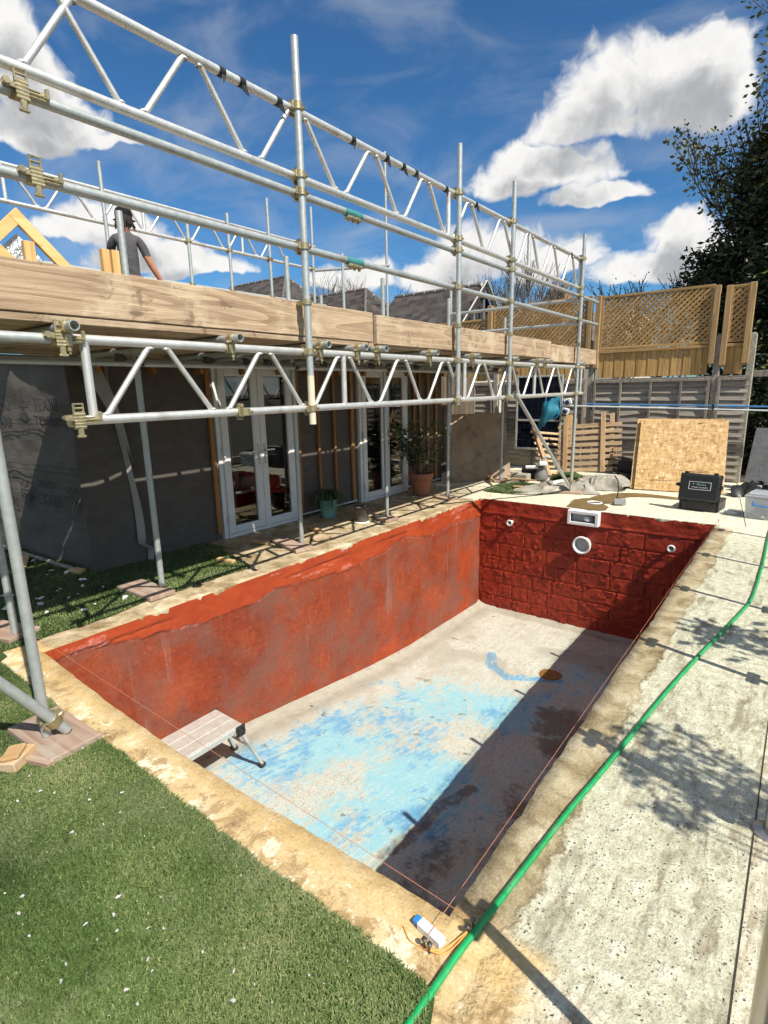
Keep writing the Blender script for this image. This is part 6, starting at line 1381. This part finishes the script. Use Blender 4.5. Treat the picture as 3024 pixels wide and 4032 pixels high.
CH = [[-2.37,.58],[-2.5,.67],[-2.14,.76],[-2.14,.56],[-2.02,.64],[-2.07,.86],[-1.97,.8],[-1.96,.73],[-1.61,.61],[-1.43,.61],[-1.39,.64],[-1.52,.5],[-1.52,.41],[-1.48,.38],[-1.3,.55],[-1.23,.67],[-1.31,.48],[-1.25,.48],[-1.7,.38],[-1.87,.42],[-.93,.81],[-1.11,.69],[-1.05,.64],[-1.81,.39],[-1.6,.5],[-1.34,.56],[-2.36,.66],[-2.3,.69],[-1.56,.57],[-1.5,.55],[-1.14,.75],[-1.93,.39]]
for k in range(70):
    x = rs.uniform(-2.6, -.8); y = rs.uniform(.3, .92)
    if y > .62 * (x + 1.2) + .15: CH.append([x, y])
def chip(x, y, s_, z, lb_, gp):
    o_ = bpy.data.objects.new('stone_chip', cm[rs.randrange(5)]); COL.objects.link(o_); o_.location = (x, y, z); o_.scale = (s_, s_ * rs.uniform(.6, 1), s_ * rs.uniform(.5, .9)); o_.rotation_euler = (rs.uniform(-.3, .3), rs.uniform(-.3, .3), rs.uniform(0, 6.28)); tag(o_, lb_, 'stone chip', gp)
for k, (x, y) in enumerate(CH): chip(x, y, rs.uniform(.004, .011) if k < 32 else rs.uniform(.0015, .005), .024 if k < 32 else .022, 'small white stone chip lying in the sunny grass', 'white chips in the sunny grass')
for x, y, s_ in ((-2.605, .745, .022), (-2.53, .895, .026), (-2.60, .76, .012)): chip(x, y, s_, .014, 'white stone lump beside the pad of the braced upright', 'stones at the braced upright')
for k in range(46): chip(rs.uniform(-6.3, -4.2), rs.uniform(1.15, 2.12), rs.uniform(.012, .045), .022, 'pale plaster flake on the shaded turf by the wrapped wall', 'flakes on the shaded turf')
for k in range(40): chip(rs.uniform(-5.0, -4.6), rs.uniform(5.4, 8.1), rs.uniform(.008, .028), .004, 'rubble crumb along the foot of the wrapped building', 'rubble along the building')
for k in range(26): chip(rs.uniform(-.5, -.02), rs.uniform(.95, 2.2), rs.uniform(.003, .006), .001, 'tiny grit crumb on the worn slab', 'grit on the slab')
board('timber_plank', (-5.95, 1.86, .03), (.62, .09, .03), MT['offcut'], 'brown plank lying on shaded turf along the gable wall', None, (0, 0, -.42), 'plank'); board('timber_plank', (-5.27, 2.08, .03), (.16, .07, .04), MT['offcut'], 'small plank end at the corner of the wrapped wall', None, (0, 0, .2), 'plank')
mb = MB(); mb.tube((-7.2, 1.95, .04), (-5.3, 2.08, .035), .02, 8); mb.build('timber_pole', MT['lap_post'], None, label='weathered pole lying along the foot of the gable wall', cat='pole')

# ------------------------------------------------------------------ neighbouring slate roofs
sl_me = None
def slate_rows(par, o, ux, dn, n_, rows, cols, w_=.30, e=.21, seed=1):
    """slates laid from ridge point o along ux, courses going down dn; n_ = roof normal"""
    global sl_me
    if sl_me is None:
        mb = MB(); mb.box((0, 0, 0), (.296, .33, .016), None, .003); sl_me = mb.mesh('slate'); sl_me.materials.append(MT['slate'])
    r_ = random.Random(seed); B0 = basis(ux, -dn, n_).to_4x4()
    for i in range(rows):
        for j in range(cols(i) if callable(cols) else cols):
            s_ = bpy.data.objects.new('slate', sl_me); COL.objects.link(s_); s_.parent = par
            p = o + ux * ((j + .5 + (.5 if i % 2 else 0)) * w_) + dn * ((i + .6) * e) + n_ * (.012 + r_.uniform(0, .008))
            M4 = (basis(ux, -dn, n_) @ Matrix.Rotation(rad(4) + r_.uniform(-.02, .02), 3, 'X') @ Matrix.Rotation(r_.uniform(-.02, .02), 3, 'Z')).to_4x4(); M4.translation = p - ORI[par.name]; s_.matrix_local = M4
def house(label, x0, x1, zr, hip, rows, seed, yr=18.0, span=3.4, pitch=42):
    t = thing('house', label, 'house', ((x0 + x1) / 2, yr, 0)); tp = math.tan(rad(pitch)); ze = zr - span * tp
    mb = MB(); mb.box(((x0 + x1) / 2 + (hip / 2 if hip else 0), yr, ze / 2), (x1 - x0 + (hip if hip else 0) - .4, 2 * span - .5, ze)); mb.build('wall', MT['render'], t)
    rf = MB(); h = hip
    V = [(x0, yr, zr), (x1, yr, zr), (x1 + h, yr - span, ze), (x0, yr - span, ze), (x1 + h, yr + span, ze), (x0, yr + span, ze)]
    rf.add(V, [(0, 3, 2, 1), (0, 1, 4, 5)] + ([(1, 2, 4)] if hip else [])); roof = rf.build('roof', MT['slate'], t)
    dn = Vector((0, -math.cos(rad(pitch)), -math.sin(rad(pitch)))); n_ = Vector((0, -math.sin(rad(pitch)), math.cos(rad(pitch))))
    k = (h / (span / math.cos(rad(pitch)))) if hip else 0
    slate_rows(roof, Vector((x0, yr, zr)), Vector((1, 0, 0)), dn, n_, rows, (lambda i: int((x1 - x0 + k * (i + .5) * .21) / .30)), seed=seed)
    if hip:
        d2 = Vector((h, 0, ze - zr)).normalized(); n2 = Vector((-d2.z, 0, d2.x))
        for i in range(rows):
            hw = (i + .5) * .21 * span / math.hypot(h, zr - ze); m_ = int(2 * hw / .30)
            for j in range(m_):
                s_ = bpy.data.objects.new('slate', sl_me); COL.objects.link(s_); s_.parent = roof
                M4 = (basis(Vector((0, 1, 0)), -d2, n2)).to_4x4(); M4.translation = Vector((x1, yr, zr)) + d2 * ((i + .6) * .21) + Vector((0, -hw + (j + .5) * 2 * hw / m_, 0)) + n2 * .014 - ORI[roof.name]; s_.matrix_local = M4
    nr = int((x1 - x0) / .45)
    for j in range(nr):
        mb = MB(); a = x0 + (x1 - x0) * j / nr; b = x0 + (x1 - x0) * (j + 1) / nr; mb.tube((a + .02, yr, zr + .0), (b - .02, yr, zr + .0), .085, 8); mb.build('ridge_tile', MT['ridge_tile'], t)
        mb = MB(); mb.tube((b - .025, yr, zr), (b + .015, yr, zr), .075, 8); mb.build('mortar_joint', MT['mortar_line'], t)
    if hip:
        for sy in (-1, 1):
            a = Vector((x1, yr, zr)); b = Vector((x1 + h, yr + sy * span, ze)); n3 = 14
            for j in range(n3):
                mb = MB(); p = a + (b - a) * (j / n3); q = a + (b - a) * ((j + .92) / n3); mb.tube(p, q, .08, 6); mb.build('hip_tile', MT['ridge_tile'], t)
                mb = MB(); mb.tube(q, a + (b - a) * ((j + 1) / n3), .07, 6); mb.build('mortar_joint', MT['mortar_line'], t)
    else:
        for sy in (-1, 1):
            a = Vector((x1 + .16, yr, zr + .02)); b = Vector((x1 + .16, yr + sy * span, ze + .02)); d = (b - a).normalized(); mb = MB()
            mb.box((a + b) / 2, (.05, (b - a).length, .20), basis(Vector((1, 0, 0)), d, Vector((1, 0, 0)).cross(d)), .01); mb.build('bargeboard', MT['dark_timber'], t)
            mb = MB(); mb.box((a + b) / 2 + Vector((.03, 0, .11)), (.06, (b - a).length, .03), basis(Vector((1, 0, 0)), d, Vector((1, 0, 0)).cross(d)), .005); mb.build('verge_trim', MT['render'], t)
        mb = MB(); mb.add([(x1 - .1, yr, zr - .1), (x1 - .1, yr - span, ze), (x1 - .1, yr + span, ze)], [(0, 1, 2)]); mb.build('gable_boarding', MT['dark_timber'], t)
        for q in (-.7, 0, .7): mb = MB(); mb.box((x1 + .08, yr + q, (zr + ze) / 2 - .1), (.06, .09, (zr - ze) * .75), None, .005); mb.build('gable_stud', MT['mid_grey'], t)
    return t
house('leftmost slate roof with pale hip joints, right of the worker', -23.2, -19.25, 6.62, 3.0, 7, 11)
house('middle low slate hip roof in front of the bare birches', -18.2, -14.65, 5.55, 2.6, 7, 12, 18.0)
house('slate gable roof with dark open gable beside the trellis', -13.2, -9.48, 5.08, 0, 9, 13, 18.0)
mb = MB(); mb.box((-16.6, 14.6, 4.66), (3.6, .12, .12), None, .02); mb.build('roof_flashing', MT['dark_timber'], None, label='dark flat roof edge in front of the middle slate roof', cat='roof edge')
t = thing('chimney', 'distant brick chimney with two pots among bare branches', 'chimney', (-11.2, 30, 0))
mb = MB(); mb.box((-11.2, 30, 3.25), (.95, .9, 6.5), None, .02); mb.build('stack', MT['brick'], t); mb = MB(); mb.box((-11.2, 30, 6.45), (1.1, 1.05, .16), None, .03); mb.build('cap', MT['ridge_tile'], t)
for s_ in (-.22, .24): mb = MB(); mb.lathe([(.14, 6.5), (.12, 6.6), (.13, 6.9), (.11, 6.9)], (-11.2 + s_, 30, 0), 12); mb.build('chimney_pot', MT['brick'], t)
mb = MB(); mb.box((-13.5, 32, 2.6), (12, 6, 5.2)); mb.build('far_house', MT['render'], None, label='distant pale house below the brick chimney', cat='house')

# ------------------------------------------------------------------ trees
def grow(rs, p, d, L, r, depth, segs, tips, spread=.6, up=.15, droop=0, shrink=.72, kids=(2, 3), minr=.004):
    pts = [p]; q = p.copy(); dd = d.copy(); n = 4 if depth > 1 else 3
    for i in range(n):
        dd = (dd + Vector((rs.gauss(0, .13), rs.gauss(0, .13), rs.gauss(0, .08) + up * .25 - droop * (1 if depth < 2 else 0)))).normalized(); q = q + dd * (L / n); pts.append(q.copy())
    segs.append((pts, [max(minr, r * (1 - .45 * i / n)) for i in range(n + 1)], depth))
    if depth == 0: tips += pts[1:]; return
    if depth <= 2: tips += pts[2:]
    for k in range(rs.randint(*kids) + (1 if depth > 2 else 0)):
        t = rs.uniform(.35, 1.0); i = min(n - 1, int(t * n)); b = pts[i].lerp(pts[i + 1], t * n - i); nd = (dd + Vector((rs.gauss(0, spread), rs.gauss(0, spread), rs.gauss(up, spread * .6)))).normalized()
        grow(rs, b, nd, L * rs.uniform(shrink - .12, shrink + .12), r * .58, depth - 1, segs, tips, spread, up, droop, shrink, kids, minr)
    grow(rs, pts[-1], dd, L * shrink, r * .6, depth - 1, segs, tips, spread, up, droop, shrink, kids, minr)
def tree(nm, label, base, H, r, depth, seed, leafmat=None, leaf=.1, per=3, jit=.12, d0=(0, 0, 1), bark='bark', minr=.004, group=None, **kw):
    rs = random.Random(seed); segs = []; tips = []; t = thing(nm, label, 'tree', base, group); grow(rs, Vector(base) + Vector((0, 0, -.05)), Vector(d0).normalized(), H, r, depth, segs, tips, minr=minr, **kw)
    big = MB(); sm_ = MB()
    for pts, rr, dp in segs: (big if dp >= depth - 1 else sm_).path(pts, rr, 7 if dp >= depth - 1 else 4, False)
    big.build('trunk', MT[bark], t); sm_.build('branches', MT[bark], t)
    if leafmat:
        A = np.repeat(np.array([tuple(p) for p in tips]), per, 0); A = A + np.random.default_rng(seed).normal(0, jit, A.shape); leaves('crown', A, 0, leaf, leafmat, t, seed, .6)
    return t
for k, (x, y, H, sd, lb_) in enumerate(((-27.2, 30, 3.0, 21, 'bare birch behind the middle slate roof, leftmost of three'), (-25.6, 31, 2.7, 22, 'bare birch behind the middle slate roof, centre of three'), (-22.4, 31, 2.6, 23, 'bare birch behind the middle slate roof, rightmost of three'))):
    tree('birch_tree', lb_, (x, y, 0), H, .12, 5, sd, None, bark='twig', minr=.012, group='bare birches', spread=.42, up=.28, droop=.16, shrink=.76)
tree('bare_tree', 'spreading bare tree behind the trellis, left of the chimney', (-11.9, 26, 0), 2.4, .13, 5, 35, None, bark='twig', minr=.011, spread=.5, up=.25, shrink=.76)
tree('bare_tree', 'spreading bare tree behind the trellis, right of the chimney', (-9.0, 25, 0), 2.3, .12, 5, 33, None, bark='twig', minr=.011, spread=.5, up=.22, shrink=.75)
tree('bare_tree', 'small leafy sapling top above the wide trellis', (-4.9, 20, 0), 1.5, .05, 4, 44, MT['leaf_light'], .08, 2, .08, bark='twig', minr=.008, spread=.4, up=.3, shrink=.72)
tree('bare_tree', 'thin leafless bush top left of the roof worker', (-17.0, 7.4, 0), 1.85, .05, 4, 45, MT['leaf_dark'], .10, 1, .1, bark='twig', minr=.008, spread=.4, up=.3, shrink=.70)
tree('bare_tree', 'thin leafless bush top right of the roof worker', (-17.0, 10.6, 0), 1.55, .05, 4, 46, None, bark='twig', minr=.010, spread=.35, up=.35, shrink=.70)
# evergreen mass by the fence
rg = np.random.default_rng(9)
def evergreen(nm, label, base, lobes, n, size, seed, mat):
    t = thing(nm, label, 'tree', base); rs = random.Random(seed); mb = MB(); b = Vector(base); H = max(l[2] + l[5] * .6 for l in lobes)
    mb.path([b, b + Vector((.1, 0, H * .4)), b + Vector((-.05, .1, H * .95))], [.20, .14, .03], 10)
    for l in lobes: mb.path([b + Vector((0, 0, min(l[2] * .7, H * .8))), Vector(l[:3])], [.05, .015], 6)
    mb.build('trunk', MT['bark'], t); A = []
    tw = sum(l[3] * l[4] + l[4] * l[5] for l in lobes)
    for l in lobes:
        k = int(n * (l[3] * l[4] + l[4] * l[5]) / tw); m_ = max(10, k // 70); r_ = np.random.default_rng(seed + int(l[2] * 10))
        d = r_.normal(size=(m_, 3)); d /= np.linalg.norm(d, axis=1)[:, None]; q = np.array(l[:3]) + d * np.array(l[3:6]) * (r_.uniform(.55, 1.08, m_) ** .6)[:, None]
        c = np.repeat(q, 70, 0); dr = np.repeat(d * [1, 1, .5] + [0, 0, -.35], 70, 0); A.append(c + r_.normal(0, .11, c.shape) + dr * r_.uniform(-.15, .35, len(c))[:, None])
    leaves('crown', np.concatenate(A), 0, size, mat, t, seed, .42); return t
evergreen('evergreen_tree', 'tall dark evergreen tree rising behind the last fence post', (.6, 13.6, 0), [(-.2, 13.2, 1.6, 1.6, 1.2, 1.6), (-.4, 13.6, 3.6, 1.8, 1.3, 1.4), (.1, 13.6, 5.2, 1.7, 1.3, 1.4), (.6, 13.6, 6.7, 1.5, 1.2, 1.3), (.8, 13.6, 8.0, 1.4, 1.2, 1.3), (-1.4, 13.4, 3.2, 1.0, .9, .8), (1.6, 13.6, 5.5, 1.6, 1.3, 3.5), (.2, 12.2, 1.0, 1.2, .8, 1.2)], 130000, .125, 61, MT['leaf_dark'])
for a in (((.35, 13.0, 0), 3.4, .07, 71, 'slender young tree with sparse spring leaves in front of the evergreen', (-.13, 0, 1)), ((.65, 12.8, 0), 3.7, .07, 74, 'taller leafy tree reaching the top edge beside the evergreen', (-.08, 0, 1)), ((.8, 13.0, 0), 3.8, .06, 78, 'leafy tree at the picture edge against the evergreen', (.0, 0, 1))):
    tree('young_tree', a[4], a[0], a[1], a[2], 4, a[3], MT['leaf_light'], .10, 6, .09, a[5], bark='twig', minr=.008, group='young trees at the fence end', spread=.24, up=.35, shrink=.72)
tree('bare_tree', 'thin twiggy tree at the left foot of the evergreen', (-2.3, 14.6, 0), 1.9, .05, 4, 81, MT['leaf_light'], .05, 1, .1, bark='twig', minr=.008, spread=.4, up=.2, shrink=.66)
# shrubs beyond the glass fence, outside the picture, that shade the slab
def shrub(label, c, rx, rz, n, leaf, seed, clumps):
    t = thing('shrub', label, 'shrub', (c[0], c[1], 0), 'shrubs behind the glass fence'); r_ = np.random.default_rng(seed); mb = MB(); A = []
    for k in range(clumps):
        d = r_.normal(size=3); d /= np.linalg.norm(d); q = np.array(c) + d * [rx, rx, rz] * r_.uniform(.4, 1.0); q[0] = max(q[0], .30)
        mb.path([(c[0], c[1], 0), (c[0] * .6 + q[0] * .4, c[1] * .6 + q[1] * .4, q[2] * .5), tuple(q)], [.012, .008, .003], 5)
        A.append(np.maximum(q + r_.normal(0, leaf * .55, (n, 3)), [.24, -9, .05]))
    mb.build('stem', MT['bark'], t); leaves('foliage', np.concatenate(A), 0, leaf, MT['leaf_light'], t, seed, .55)
shrub('broad-leaved shrub behind the glass fence shading the slab', (1.45, 3.46, 1.95), .30, .26, 18, .10, 91, 12)
shrub('fine-leaved shrub behind the glass fence near the flanged post', (1.40, 1.95, 1.85), .34, .36, 30, .05, 92, 36)
